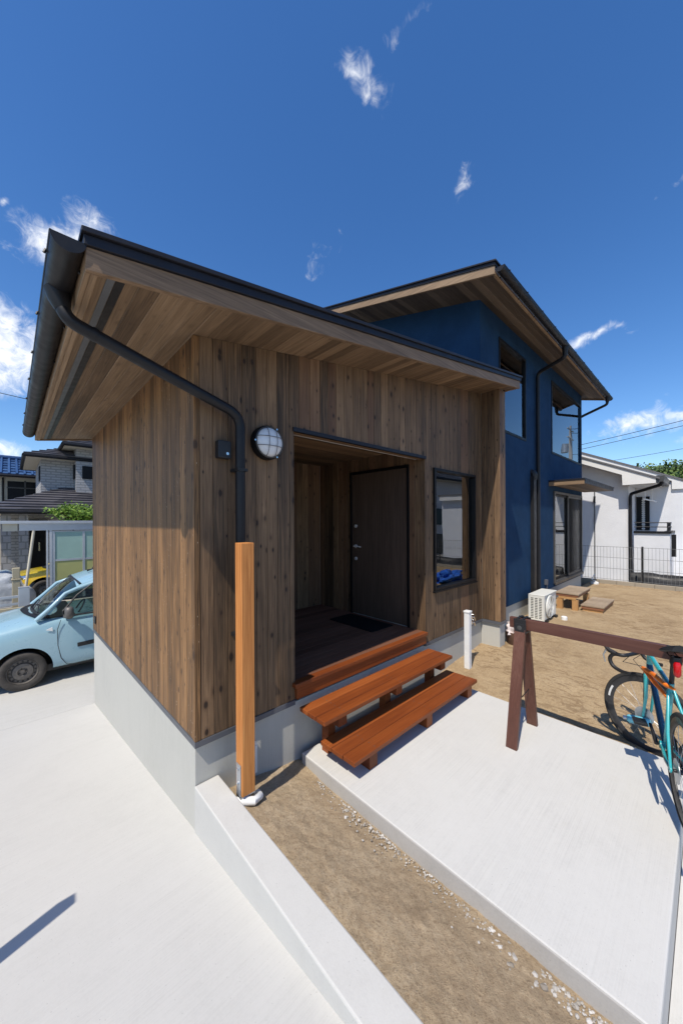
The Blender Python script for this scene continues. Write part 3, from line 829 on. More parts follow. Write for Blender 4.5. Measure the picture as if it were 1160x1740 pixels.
# half-round gutters
def gutter(name, p0, p1, r, out, lift=0.0):
    """p0,p1: ends of the centre line; out: unit vector away from the wall"""
    gt = bpy.data.objects.new(name, None); COL.objects.link(gt); gt.parent = house; gt.location = Vector(p0) - Vector(HP); gt.empty_display_size = 0.1
    p0, p1, out = Vector(p0), Vector(p1), Vector(out); n = 18; Z = Vector((0, 0, 1)); b = MB()
    for p, q in ((p0, p1),):
        ro, ri = r, r - 0.006
        def arc(c, rr): return [c + out * math.cos(t) * rr - Z * math.sin(t) * rr for t in (math.pi * k / n for k in range(n + 1))]
        A, B, A2, B2 = arc(p, ro), arc(q, ro), arc(p, ri), arc(q, ri); k = n + 1
        b.add(A + B + A2 + B2, [(i, i + 1, k + i + 1, k + i) for i in range(n)] + [(2 * k + i + 1, 2 * k + i, 3 * k + i, 3 * k + i + 1) for i in range(n)])
        for c, dd in ((p, (p - q).normalized()), (q, (q - p).normalized())):
            b.prism(arc(c, ro + 0.003), dd * 0.006)
        for c in (r, -r):
            b.tube([p + out * (c * 0.985), q + out * (c * 0.985)], 0.006, 6)
    obj('trough', b, M['darkmetal'], gt, smooth=40)
    m = int((p1 - p0).length / 0.62)
    for i in range(m):
        c = p0 + (p1 - p0) * ((i + 0.25) / m); b = MB()
        b.tube([c - out * (r + 0.03) + Z * 0.01, c - out * (r + 0.012) - Z * 0.02, c - out * r * 0.9 - Z * 0.045], 0.006, 6)
        b.tube([c + out * (r + 0.005) + Z * 0.006, c + out * (r + 0.012) - Z * 0.012], 0.006, 6)
        obj('bracket', b, M['black'], gt, smooth=40)
    return gt


gutter('gutter', (-0.694, RY0 - 0.004, 3.222), (-0.694, RY1 + 0.02, 3.222), 0.060, (-1, 0, 0))


def bend(pts, rad=0.05, n=5):
    P = [Vector(p) for p in pts]; out = [P[0]]
    for a, b_, c in zip(P, P[1:], P[2:]):
        d0 = (a - b_).normalized(); d1 = (c - b_).normalized()
        s, e = b_ + d0 * rad, b_ + d1 * rad
        out += [s.lerp(b_, t).lerp(b_.lerp(e, t), t) for t in (k / n for k in range(n + 1))]
    return out + [P[-1]]


b = MB(); b.tube([(-0.700, -0.05, 3.185), (-0.692, -0.058, 3.13), (-0.680, -0.066, 3.085)], [0.058, 0.048, 0.034], 14)
b.tube(bend([(-0.680, -0.066, 3.09), (-0.662, -0.08, 3.035), (0.235, -0.09, 2.752), (0.287, -0.08, 2.70), (0.287, -0.08, 0.10)], 0.05), 0.0335, 14)
b.tube([(-0.54, -0.082, 2.997), (-0.565, -0.082, 3.005)], 0.037, 14)
obj('downspout', b, M['darkmetal'], house, smooth=45)
b = MB()
for zz in (1.2, 2.35):
    b.box(0.25, 0.325, -0.118, -0.001, zz, zz + 0.02)
obj('pipe_clip', b, M['black'], house)
b = MB(); b.box(0.40, 0.452, -0.008, 0.028, 0.13, 0.335); b.prism([(0.40, -0.008, 0.335), (0.452, -0.008, 0.335), (0.437, -0.008, 0.37), (0.415, -0.008, 0.37)], (0, 0.036, 0))
obj('cable_cover', b, M['white'], house, bevel=0.004)

# bulkhead lamp, wall box, vent on the side wall
lp = bpy.data.objects.new('wall_lamp', None); COL.objects.link(lp); lp.parent = house; lp.location = Vector((0.535, -0.0, 2.595)) - Vector(HP)
LC = (0.535, 0.0, 2.595)
b = MB(); b.lathe([(0.118, 0), (0.128, 0.006), (0.128, 0.052), (0.122, 0.064), (0.111, 0.064), (0.111, 0.03)], LC, (0, -1, 0), 40)
obj('lamp_base', b, M['blackframe'], lp, smooth=35)
b = MB(); b.lathe([(0.110 * math.cos(t), 0.055 + 0.058 * math.sin(t)) for t in (R_(a) for a in range(0, 91, 10))], LC, (0, -1, 0), 36)
obj('globe', b, M['lampglass'], lp, smooth=60)
b = MB()
for o_ in (-0.034, 0.034):
    hw = math.sqrt(0.114 ** 2 - o_ ** 2)
    for ax in (0, 1):
        pts = []
        for k in range(13):
            t = -1 + 2 * k / 12; a_ = hw * t
            h = 0.064 + 0.057 * math.sqrt(max(0, 1 - (a_ ** 2 + o_ ** 2) / 0.1145 ** 2))
            pts.append((LC[0] + (a_ if ax == 0 else o_), -h, LC[2] + (o_ if ax == 0 else a_)))
        b.tube(pts, 0.0022, 6)
b.tube([(LC[0] + 0.114 * math.cos(t), -0.066, LC[2] + 0.114 * math.sin(t)) for t in (2 * math.pi * k / 36 for k in range(36))], 0.005, 6, closed=True)
obj('guard', b, M['bronze'], lp, smooth=50)
for a_ in (60, 180, 300):
    b = MB(); b.lathe([(0.007, 0), (0.007, 0.008)], (LC[0] + 0.122 * math.cos(R_(a_)), -0.062, LC[2] + 0.122 * math.sin(R_(a_))), (0, -1, 0), 8)
    obj('screw', b, M['chrome'], lp)
ib = MB(); ib.box(0.142, 0.235, -0.055, 0.0, 2.436, 2.556)
itb = obj('intercom', ib, M['black'], house, bevel=0.006)
b = MB(); b.lathe([(0.010, 0), (0.010, 0.004)], (0.205, -0.055, 2.468), (0, -1, 0), 10)
lens = obj('lens', b, M['chrome'], None); lens.parent = itb; lens.location = -Vector(HP)
lens.location = (0, 0, 0)
for v in lens.data.vertices:
    v.co = v.co - Vector(HP)
b = MB(); b.box(-0.016, -0.001, 3.66, 3.75, 0.56, 0.66)
obj('outlet_cover', b, M['black'], house, bevel=0.004)

# ---------------- blue block
BX0, BX1, BY, BSZ = 4.38, 10.52, 0.10, 5.405
def bsof(y): return 5.276 + 0.262 * (y + 0.39)
W1 = (5.06, 6.30, 3.515, 5.08); W2 = (7.86, 10.42, 3.49, 5.12); SD = (7.97, 10.42, 0.575, 2.655)
b = MB(); wall_open(b, BX0, BX1, 0.50, bsof(BY) + 0.02, BY, 0.16, (W1, W2, SD))
b.prism([(BX0, BY + 0.001, 0.50), (BX0, 7.0, 0.50), (BX0, 7.0, bsof(7.0) + 0.02), (BX0, BY + 0.001, bsof(BY) + 0.02)], (0.15, 0, 0))
b.prism([(BX1 - 0.15, BY + 0.001, 0.50), (BX1 - 0.15, 7.0, 0.50), (BX1 - 0.15, 7.0, bsof(7.0) + 0.02), (BX1 - 0.15, BY + 0.001, bsof(BY) + 0.02)], (0.15, 0, 0))
b.box(BX0 + 0.15, BX1 - 0.15, 6.85, 7.0, 0.5, bsof(6.9))
obj('stucco_wall', b, M['blue'], house)
b = MB(); b.box(BX0 + 0.02, BX1 - 0.02, BY + 0.03, 6.9, -0.4, 0.498)
obj('foundation', b, M['found'], house)
b = MB(); b.box(BX0 + 0.15, BX1 - 0.15, BY + 0.17, 6.84, 2.9, 3.2); b.box(BX0 + 0.15, BX1 - 0.15, BY + 0.17, 6.84, 0.499, 0.56)
b.box(BX0 + 0.15, BX1 - 0.15, 3.2, 3.3, 0.57, 2.89); b.box(BX0 + 0.15, BX1 - 0.15, 3.2, 3.3, 3.21, 6.0); b.box(7.2, 7.3, 0.3, 3.2, 0.57, 2.9)
obj('inner_wall', b, M['room'], house)
BRX0, BRX1, BRY0, BRY1 = 3.74, 10.86, -0.395, 7.2
br = bpy.data.objects.new('roof', None); COL.objects.link(br); br.parent = house; br.location = Vector((7.3, 2.5, 6.0)) - Vector(HP)
sv = Vector((0, 1, 0.262))
b = MB(); boards(b, (BRX0 + 0.02, BRY0 + 0.02, bsof(BRY0 + 0.02)), sv.normalized(), (1, 0, 0), Vector((0, 0.262, -1)).normalized(), (BRY1 - BRY0 - 0.05) * sv.length, 0.0, BRX1 - BRX0 - 0.04, w=0.125, groove=0.008)
obj('soffit', b, M['soffit_x'], br)
def ybox(mb, x0, x1, y0, y1, d0, d1):
    mb.prism([(x0, y0, bsof(y0) + d0), (x0, y1, bsof(y1) + d0), (x0, y1, bsof(y1) + d1), (x0, y0, bsof(y0) + d1)], (x1 - x0, 0, 0)); return mb


b = ybox(MB().rnd(), BRX0, BRX0 + 0.032, BRY0, BRY1, -0.035, 0.075); ybox(b.rnd(), BRX1 - 0.032, BRX1, BRY0, BRY1, -0.035, 0.075)
b.rnd().box(BRX0 + 0.033, BRX1 - 0.033, BRY0, BRY0 + 0.03, bsof(BRY0) - 0.045, bsof(BRY0) + 0.06)
obj('fascia', b, M['fascia_y'], br, bevel=0.003)
b = ybox(MB(), BRX0 - 0.012, BRX1 + 0.012, BRY0 - 0.01, BRY1 + 0.02, 0.076, 0.118)
ybox(b, BRX0 - 0.032, BRX1 + 0.032, BRY0 - 0.03, BRY1 + 0.04, 0.119, 0.142)
ybox(b, BRX0 + 0.04, BRX1 - 0.04, BRY0 + 0.04, BRY1 - 0.04, 0.03, 0.075)
obj('metal_roofing', b, M['flash'], br, bevel=0.003)
gutter('gutter', (BRX0 - 0.02, -0.470, 5.285), (BRX1 + 0.05, -0.470, 5.285), 0.058, (0, -1, 0))
b = MB(); b.tube([(6.66, -0.47, 5.24), (6.66, -0.468, 5.15), (6.66, -0.466, 5.10)], [0.055, 0.045, 0.036], 12)
b.tube(bend([(6.66, -0.466, 5.12), (6.66, -0.46, 5.05), (6.80, 0.01, 4.965), (6.81, 0.045, 4.90), (6.81, 0.045, 0.30)], 0.05), 0.036, 12)
obj('downspout', b, M['darkmetal'], house, smooth=45)
b = MB(); b.tube([(10.55, -0.47, 5.24), (10.55, -0.468, 5.15), (10.55, -0.466, 5.10)], [0.055, 0.045, 0.034], 12)
b.tube(bend([(10.55, -0.466, 5.12), (10.55, -0.46, 5.05), (10.58, 0.06, 4.88), (10.58, 0.20, 4.82), (10.58, 0.20, 0.3)], 0.05), 0.034, 12)
obj('downspout', b, M['darkmetal'], house, smooth=45)
b = MB(); b.box(6.52, 6.655, 0.03, 0.098, 0.25, 2.86); b.tube(bend([(6.588, 0.06, 2.80), (6.588, 0.045, 2.93), (6.588, 0.12, 2.95)], 0.05), 0.062, 12)
obj('pipe_duct', b, M['black'], house, bevel=0.006)
window('window', *W1, BY, 0.045, proud=0.012); window('window', *W2, BY, 0.045, proud=0.012)
sd = bpy.data.objects.new('sliding_door', None); COL.objects.link(sd); sd.parent = house; sd.location = Vector((9.2, BY, 0.575)) - Vector(HP)
b = frame_xz(MB(), *SD, BY - 0.03, BY + 0.10, 0.05); b.box(SD[0] - 0.01, SD[1] + 0.01, BY - 0.05, BY - 0.028, SD[2] - 0.03, SD[2] + 0.03)
obj('frame', b, M['bronze'], sd, bevel=0.003)
mx = 9.17
for x0, x1, yo, nm in ((8.02, mx + 0.03, 0.035, 'sash'), (mx - 0.03, 10.37, 0.0, 'sash')):
    b = frame_xz(MB(), x0, x1, 0.63, 2.60, BY - 0.01 + yo, BY + 0.02 + yo, 0.05)
    sa = obj(nm, b, M['blackframe'] if yo else M['bronze'], sd, bevel=0.002)
    b = MB(); b.box(x0 + 0.045, x1 - 0.045, BY + 0.002 + yo, BY + 0.008 + yo, 0.675, 2.555)
    pn = obj('pane', b, M['glass'], None); pn.parent = sa
    for v in pn.data.vertices:
        v.co = v.co - (Vector(HP) + sd.location)
b = MB()
for k in range(1, 44):
    xk = mx + 0.02 + (10.32 - mx) * k / 44
    b.box(xk - 0.0022, xk + 0.0022, BY - 0.017, BY - 0.014, 0.68, 2.55)
for k in range(1, 40):
    zk = 0.68 + 1.87 * k / 40
    b.box(mx + 0.02, 10.32, BY - 0.0135, BY - 0.0105, zk - 0.0022, zk + 0.0022)
obj('insect_screen', b, M['black'], sd)
cn = bpy.data.objects.new('canopy', None); COL.objects.link(cn); cn.parent = house; cn.location = Vector((9.2, -0.2, 2.8)) - Vector(HP)
CX0, CX1, CY = 7.65, 10.72, -0.555
b = MB().rnd(); b.box(CX0, CX0 + 0.025, CY, BY - 0.002, 2.745, 2.835)
obj('fascia', b, M['fascia_y'], cn, bevel=0.003)
b = MB(); b.box(CX0 - 0.012, CX1 + 0.02, CY - 0.015, BY - 0.002, 2.836, 2.868); b.box(CX0 + 0.026, CX1, CY - 0.008, CY + 0.02, 2.765, 2.835)
obj('metal_roofing', b, M['flash'], cn)
b = MB(); boards(b, (CX0 + 0.026, CY + 0.02, 2.77), (0, 1, 0), (1, 0, 0), (0, 0, -1), 0.63, 0.0, CX1 - CX0 - 0.03, w=0.125)
b.box(CX0 + 0.03, CX1, CY + 0.022, BY - 0.004, 2.79, 2.83)
obj('soffit', b, M['soffit_x'], cn)
b = MB(); b.box(7.33, 7.42, 0.05, 0.099, 0.63, 0.74); b.tube([(7.375, 0.06, 0.63), (7.375, 0.06, 0.45)], 0.012, 6)
obj('outlet_cover', b, M['plinthtrim'], house, bevel=0.004)

# things inside / on the porch
b = MB(); b.box(2.22, 2.61, 0.42, 1.18, 0.682, 0.692)
obj('doormat', b, paint('mat_black', (0.012, 0.011, 0.011), 0.95, 0, 0.1, 0.3, 60, 0.003, 300), cat='doormat', label='black doormat on the porch boards before the front door')
def lump(cx, cy, cz, sx, sy, sz, seed, n=18, amp=0.3, flat=True):
    b = MB()
    def fn(u, v):
        a = 2 * math.pi * u; t = math.pi * (v * (0.5 if flat else 1.0))
        p = Vector((math.cos(a) * math.sin(t), math.sin(a) * math.sin(t), math.cos(t)))
        k = 1 + amp * noise.noise(p * 2.3 + Vector((seed, 0, 0))) + amp * 0.5 * noise.noise(p * 6.0 + Vector((0, seed, 0)))
        return (cx + p.x * sx * k, cy + p.y * sy * k, cz + p.z * sz * k)
    return b.grid(fn, n, n // 2)


obj('blue_sheet', lump(8.9, -3.25, 0.16, 0.75, 0.38, 0.26, 3.1, 34, 0.55), M['bluebag'], smooth=25, cat='sheet', label='crumpled bright blue sheet lying on the sand, mirrored in the front window')

# ================================================================== FRONT YARD OBJECTS
# entrance steps: three boards on square blocks
def step(name, x0, x1, y0, y1, ztop, zb, blocks, label, slant=None):
    t = thing(name, ((x0 + x1) / 2, (y0 + y1) / 2, zb), label, 'step', 'red hardwood steps before the porch')
    n = 3; w = (y1 - y0 - 0.008) / n
    for k in range(n):
        b = MB().rnd(); ya = y0 + k * (w + 0.004); dx = (rng.random() - 0.5) * 0.008
        b.box(x0 + dx, x1 + dx, ya, ya + w, ztop - 0.034, ztop)
        bd = obj('board', b, M['deck'], t, bevel=0.004)
        for xb in blocks:
            for yy in (ya + w * 0.25, ya + w * 0.75):
                b = MB(); b.lathe([(0.0042, 0.0), (0.0042, 0.0012)], (xb + 0.045 + rng.uniform(-.006, .006), yy, ztop), (0, 0, 1), 8)
                sc = obj('screw', b, M['hub'], None); sc.parent = bd
                for v in sc.data.vertices:
                    v.co = v.co - t.location
    for xb in blocks:
        low = ztop - 0.125 < zb + 0.1
        b = MB().rnd(); b.box(xb, xb + 0.09, y0 + 0.035, y1 - 0.03, zb if low else ztop - 0.125, ztop - 0.0355)
        obj('bearer', b, M['deck_blk'], t, bevel=0.003)
        if not low:
            b = MB().rnd(); b.box(xb + 0.004, xb + 0.084, y1 - 0.14, y1 - 0.06, zb, ztop - 0.126)
            obj('leg', b, M['deck_blk'], t, bevel=0.003)
    return t


step('wooden_step', 0.815, 2.685, -0.355, -0.047, 0.500, 0.10, (0.99, 1.72, 2.50), 'taller red hardwood step directly below the porch edge')
step('wooden_step', 0.895, 2.800, -0.580, -0.215, 0.268, 0.10, (1.10, 1.88, 2.66), 'lower red hardwood step standing on the concrete slab')

# cedar gate post on its steel bracket
pt = thing('timber_post', (0.237, -0.23, 0.20), 'bare orange cedar post in front of the timber wall corner', 'post')
b = MB().rnd(); b.box(0.192, 0.282, -0.275, -0.185, 0.232, 1.862)
obj('shaft', b, M['cedar'], pt, bevel=0.004)
b = MB(); b.box(0.1865, 0.1905, -0.258, -0.202, 0.10, 0.43); b.box(0.2835, 0.2875, -0.258, -0.202, 0.10, 0.43); b.box(0.1865, 0.2875, -0.26, -0.20, 0.215, 0.229)
br_ = obj('bracket', b, M['steel'], pt)
for zz in (0.40, 0.31):
    b = MB(); b.lathe([(0.011, 0), (0.011, 0.006), (0.006, 0.007), (0.006, 0.012)], (0.1865, -0.23, zz), (-1, 0, 0), 8)
    bo = obj('bolt', b, M['chrome'], None); bo.parent = br_
    for v in bo.data.vertices:
        v.co = v.co - pt.location
b = MB(); b.tube([(0.16, -0.22, 0.195), (0.265, -0.295, 0.188), (0.315, -0.27, 0.178), (0.335, -0.215, 0.15)], 0.026, 12)
obj('drain_pipe', b, M['white'], smooth=45, cat='pipe', label='short white drain pipe lying around the foot of the cedar post')

# bicycle rack: A frame with a long beam
rk = thing('bicycle_rack', (2.395, -1.2, 0.10), 'dark brown timber A frame bicycle rack with a long beam', 'bike rack')
b = MB().rnd(); b.beam((2.40, -1.085, 1.088), (2.40, -3.3, 1.088), 0.040, 0.092)
obj('beam', b, M['stain_y'], rk, bevel=0.003)
for ya in (-1.187, -3.15):
    for sx, nm in ((-1, 'leg'), (1, 'leg')):
        b = MB().rnd(); foot = 2.395 + sx * 0.245; topx = 2.40 + sx * 0.040
        d = Vector((topx - foot, 0, 1.0)).normalized()
        b.prism([(foot - 0.017, ya - 0.044, 0.101), (foot + 0.019, ya - 0.044, 0.101), (topx + 0.017, ya - 0.044, 1.09), (topx - 0.017, ya - 0.044, 1.09)], (0, 0.088, 0))
        obj('leg', b, M['stain_z'], rk, bevel=0.002)
    b = MB(); b.box(2.335, 2.345, ya - 0.050, ya + 0.050, 1.015, 1.14); b.box(2.457, 2.467, ya - 0.05, ya + 0.05, 1.015, 1.14)
    b.box(2.345, 2.457, ya - 0.052, ya - 0.046, 1.02, 1.035); b.box(2.335, 2.467, ya - 0.03, ya - 0.01, 1.139, 1.147); b.box(2.335, 2.467, ya + 0.01, ya + 0.03, 1.139, 1.147)
    b.box(2.329, 2.335, ya - 0.040, ya + 0.040, 1.03, 1.10)
    bk = obj('bracket', b, M['black'], rk, bevel=0.004)
    b = MB(); b.lathe([(0.020, 0), (0.020, 0.003), (0.012, 0.005)], (2.329, ya, 1.065), (-1, 0, 0), 14)
    em = obj('emblem', b, M['bronze'], None); em.parent = bk
    for v in em.data.vertices:
        v.co = v.co - rk.location
    b = MB(); b.tube([(2.235, ya, 0.46), (2.395, ya, 0.445), (2.555, ya, 0.46)], 0.004, 6)
    obj('chain', b, M['black'], rk, smooth=50)

# ---------------- bicycle hung by its saddle
def wheel_mb(parent, name, hub, axle, r, depth, tyre_w=0.034, spokes=20, patch=True, disc=False):
    w = bpy.data.objects.new(name, None); COL.objects.link(w); w.parent = parent; w.location = Vector(hub) - parent.location; w.empty_display_size = 0.1
    ax = Vector(axle).normalized(); e1 = ax.orthogonal().normalized(); e2 = ax.cross(e1); hub = Vector(hub)
    def ring(rad, off, n=56): return [hub + ax * off + (e1 * math.cos(t) + e2 * math.sin(t)) * rad for t in (2 * math.pi * k / n for k in range(n))]
    b = MB(); b.tube(ring(r - tyre_w / 2, 0), tyre_w / 2, 10, closed=True)
    obj('tyre', b, M['rubber'], w, smooth=60)
    b = MB(); n = 56
    prof = [(r - tyre_w + 0.004, 0.011), (r - tyre_w - depth * 0.5, 0.011), (r - tyre_w - depth, 0.003), (r - tyre_w - depth, -0.003), (r - tyre_w - depth * 0.5, -0.011), (r - tyre_w + 0.004, -0.011)]
    P = []
    for rr, oo in prof:
        P += ring(rr, oo)
    b.add(P, [(i * n + j, i * n + (j + 1) % n, ((i + 1) % 6) * n + (j + 1) % n, ((i + 1) % 6) * n + j) for i in range(6) for j in range(n)])
    rim = obj('rim', b, M['rimgrey'], w, smooth=50)
    if patch:
        b = MB()
        for a0, a1 in ((0.25, 0.62), (3.4, 3.77)):
            for sg in (1, -1):
                q = [hub + ax * (sg * 0.0125) + (e1 * math.cos(t) + e2 * math.sin(t)) * rr for rr in (r - tyre_w - 0.004, r - tyre_w - 0.020) for t in (a0 + (a1 - a0) * k / 8 for k in range(9))]
                b.add(q, [(i, i + 1, 9 + i + 1, 9 + i) for i in range(8)])
        pa = obj('rim_label', b, M['white'], None); pa.parent = w
        for v in pa.data.vertices:
            v.co = v.co - hub
    b = MB()
    for k in range(spokes):
        t = 2 * math.pi * k / spokes; sd_ = 1 if k % 2 else -1
        b.tube([hub + ax * (0.026 * sd_) + (e1 * math.cos(t + 0.5 * sd_) + e2 * math.sin(t + 0.5 * sd_)) * 0.022, hub + (e1 * math.cos(t) + e2 * math.sin(t)) * (r - tyre_w - depth)], 0.0011, 4)
    so = obj('spokes', b, M['steel'], w)
    b = MB(); b.lathe([(0.010, -0.05), (0.010, -0.034), (0.026, -0.03), (0.026, -0.022), (0.014, -0.018), (0.014, 0.018), (0.026, 0.022), (0.026, 0.03), (0.010, 0.034), (0.010, 0.05)], hub, ax, 14)
    obj('hub', b, M['black'], w, smooth=40)
    if disc:
        b = MB(); b.lathe([(0.035, 0.036), (0.070, 0.036), (0.070, 0.038), (0.035, 0.038)], hub, ax, 28)
        obj('brake_disc', b, M['steel'], w, smooth=30)
    return w


bk = thing('bicycle', (2.4, -2.12, 0.10), 'teal road bicycle with orange lock hanging by its saddle from the rack', 'bicycle')
fwd = Vector((0.960, 0.272, 0)).normalized(); side = Vector((-fwd.y, fwd.x, 0)); Zv = Vector((0, 0, 1))
RH = Vector((2.065, -2.222, 0.470))
def bp(a, h, s_=0.0): return RH + fwd * a + Zv * h + side * s_
steer = R_(52); sfw = fwd * math.cos(steer) + side * math.sin(steer); sax = Zv.cross(sfw).normalized()
BBp = bp(0.40, -0.055); SCl = bp(0.275, 0.405); HT = bp(0.835, 0.455); HB = bp(0.868, 0.335); FH = bp(0.960, -0.105)
b = MB(); b.tube([SCl, HT - Zv * 0.02], 0.0165, 12); b.tube([HT + Vector((0, 0, 0.012)), HB - Vector((0, 0, 0.012))], 0.021, 12)
obj('top_tube', b, M['teal'], bk, smooth=50)
b = MB(); b.tube([BBp, HB + Zv * 0.02], 0.021, 12)
obj('down_tube', b, M['navy'], bk, smooth=50)
b = MB(); b.tube([BBp, SCl + (SCl - BBp).normalized() * 0.035], 0.0165, 12)
obj('seat_tube', b, M['teal'], bk, smooth=50)
for s_ in (1, -1):
    b = MB(); b.tube([SCl + side * 0.014 * s_ - Zv * 0.02, bp(0.10, 0.17, 0.055 * s_), bp(0.0, 0.0, 0.064 * s_)], [0.0095, 0.009, 0.008], 10)
    obj('seat_stay', b, M['teal'], bk, smooth=50)
    b = MB(); b.tube([BBp + side * 0.022 * s_, bp(0.15, -0.028, 0.055 * s_), bp(0.0, 0.0, 0.064 * s_)], [0.011, 0.010, 0.009], 10)
    b.lathe([(0.018, -0.004), (0.018, 0.004)], bp(0, 0, 0.066 * s_), side, 12)
    obj('chain_stay', b, M['teal'], bk, smooth=50)
crown = HB - Zv * 0.03
for s_ in (1, -1):
    b = MB(); b.tube([crown, crown + sax * 0.045 * s_ - Zv * 0.035, crown.lerp(FH, 0.55) + sax * 0.052 * s_ - sfw * 0.012, FH + sax * 0.052 * s_], [0.017, 0.016, 0.0125, 0.009], 12)
    obj('fork_blade', b, M['teal'], bk, smooth=50)
wheel_mb(bk, 'front_wheel', FH, sax, 0.335, 0.042, disc=True)
wheel_mb(bk, 'rear_wheel', RH, side, 0.335, 0.042, disc=True)
# cockpit turned with the fork
ST = HT + Zv * 0.012; BC = ST + sfw * 0.075 - Zv * 0.035
b = MB(); b.tube([HT, ST], 0.015, 10); b.tube([ST, BC], 0.015, 10)
obj('stem', b, M['black'], bk, smooth=50)
for s_ in (1, -1):
    pts = [BC, BC + sax * 0.13 * s_, BC + sax * 0.195 * s_ + sfw * 0.01, BC + sax * 0.205 * s_ + sfw * 0.075 - Zv * 0.012,
           BC + sax * 0.21 * s_ + sfw * 0.100 - Zv * 0.055, BC + sax * 0.214 * s_ + sfw * 0.075 - Zv * 0.105, BC + sax * 0.218 * s_ + sfw * 0.01 - Zv * 0.125, BC + sax * 0.22 * s_ - sfw * 0.045 - Zv * 0.122]
    b = MB(); sm = []
    for i in range(len(pts) - 1):
        p0 = pts[max(i - 1, 0)]; p1 = pts[i]; p2 = pts[i + 1]; p3 = pts[min(i + 2, len(pts) - 1)]
        for t in (0, 0.25, 0.5, 0.75):
            sm.append(0.5 * ((2 * p1) + (p2 - p0) * t + (2 * p0 - 5 * p1 + 4 * p2 - p3) * t * t + (3 * p1 - p0 - 3 * p2 + p3) * t ** 3))
    sm.append(pts[-1]); b.tube(sm, 0.0145, 10)
    hb = obj('handlebar', b, M['black'], bk, smooth=55)
    b = MB(); h0 = pts[3]
    b.tube([h0 - sfw * 0.02 + Zv * 0.01, h0 + sfw * 0.035 + Zv * 0.022, h0 + sfw * 0.065 + Zv * 0.045], [0.017, 0.018, 0.011], 10)
    obj('brake_hood', b, M['black'], bk, smooth=55)
    b = MB(); b.tube([h0 + sfw * 0.055 + Zv * 0.025, h0 + sfw * 0.080 - Zv * 0.03, h0 + sfw * 0.065 - Zv * 0.085], [0.008, 0.006, 0.004], 8)
    obj('brake_lever', b, M['steel'], bk, smooth=55)
b = MB(); b.tube([BC + sax * 0.1, BC + sfw * 0.09 + sax * 0.06 - Zv * 0.10, HB + sfw * 0.05 - Zv * 0.02], 0.0028, 6)
b.tube([BC - sax * 0.1, BC + sfw * 0.07 - sax * 0.04 - Zv * 0.09, HB + sfw * 0.04 - Zv * 0.06, FH + sax * 0.05], 0.0028, 6)
obj('brake_cable', b, M['black'], bk, smooth=55)
# seat post, saddle
SPT = SCl + (SCl - BBp).normalized() * 0.235
b = MB(); b.tube([SCl, SPT], 0.0136, 12)
obj('seat_post', b, M['black'], bk, smooth=50)
b = MB()
def sad(u, v):
    x = -0.14 + 0.27 * u; w = 0.070 * (1 - max(0, (u - 0.25) / 0.75)) ** 1.3 + 0.017 if u > 0.25 else 0.070 + 0.017 - 0.05 * ((0.25 - u) / 0.25) ** 2
    a = math.pi * 2 * v
    return SPT + fwd * (x + 0.01) + side * (w * math.cos(a)) + Zv * (0.045 + 0.020 * math.sin(a) + 0.018 * abs(0.45 - u) - 0.30 * x - (0.02 * math.cos(a) ** 2))
b.grid(sad, 16, 16)
for e in (0, 16):
    b.add([sad(e / 16, k / 16) for k in range(16)], [tuple(range(16))])
b.tube([SPT - fwd * 0.09 + side * 0.02 + Zv * 0.03, SPT - fwd * 0.03 + side * 0.022 + Zv * 0.004, SPT + fwd * 0.05 + side * 0.022 + Zv * 0.004, SPT + fwd * 0.10 + Zv * 0.03], 0.0035, 6)
b.tube([SPT - fwd * 0.09 - side * 0.02 + Zv * 0.03, SPT - fwd * 0.03 - side * 0.022 + Zv * 0.004, SPT + fwd * 0.05 - side * 0.022 + Zv * 0.004, SPT + fwd * 0.10 + Zv * 0.03], 0.0035, 6)
obj('saddle', b, M['black'], bk, smooth=60)
b = MB(); c = SPT - fwd * 0.075 - Zv * 0.055
b.tube([c + Zv * 0.045, c + Zv * 0.03, c - Zv * 0.035, c - Zv * 0.05], [0.012, 0.020, 0.019, 0.010], 12)
obj('tail_light', b, M['redlens'], bk, smooth=50)
b = MB(); c = SPT - fwd * 0.045 - Zv * 0.015
b.tube([c + Zv * 0.03, c - Zv * 0.01, c - Zv * 0.06], [0.028, 0.032, 0.016], 10)
obj('saddle_bag', b, M['black'], bk, smooth=50)
b = MB(); k0 = bp(0.60, 0.40, 0.085); k1 = SCl - fwd * 0.03 + Zv * 0.02
b.tube([k0, k0.lerp(k1, 0.5) + side * 0.02 + Zv * 0.012, k1 + side * 0.03, k1 - fwd * 0.05], [0.014, 0.017, 0.014, 0.008], 10)
b.tube([k0, k0.lerp(k1, 0.5) + side * 0.02 - Zv * 0.035, k1 + side * 0.02 - Zv * 0.085], [0.014, 0.016, 0.010], 10)
obj('cable_lock', b, M['orange'], bk, smooth=50)
b = MB(); b.lathe([(0.026, -0.035), (0.026, 0.035)], BBp, side, 16)
obj('bottom_bracket', b, M['teal'], bk, smooth=50)
b = MB(); b.lathe([(0.050, 0.0), (0.078, 0.0), (0.078, 0.004), (0.050, 0.004)], BBp - side * 0.042, -side, 28)
obj('chainring', b, M['black'], bk, smooth=30)
for s_, an in ((1, R_(22)), (-1, R_(202))):
    e = BBp + side * 0.055 * s_ + (fwd * math.cos(an) + Zv * math.sin(an)) * 0.165
    b = MB(); b.tube([BBp + side * 0.05 * s_, e], [0.014, 0.010], 8)
    obj('crank', b, M['black'], bk, smooth=50)
    b = MB(); b.beam(e + side * 0.02 * s_, e + side * 0.10 * s_, 0.085, 0.022, Zv)
    obj('pedal', b, M['black'], bk, bevel=0.004)
b = MB(); d = bp(-0.005, -0.075, -0.05)
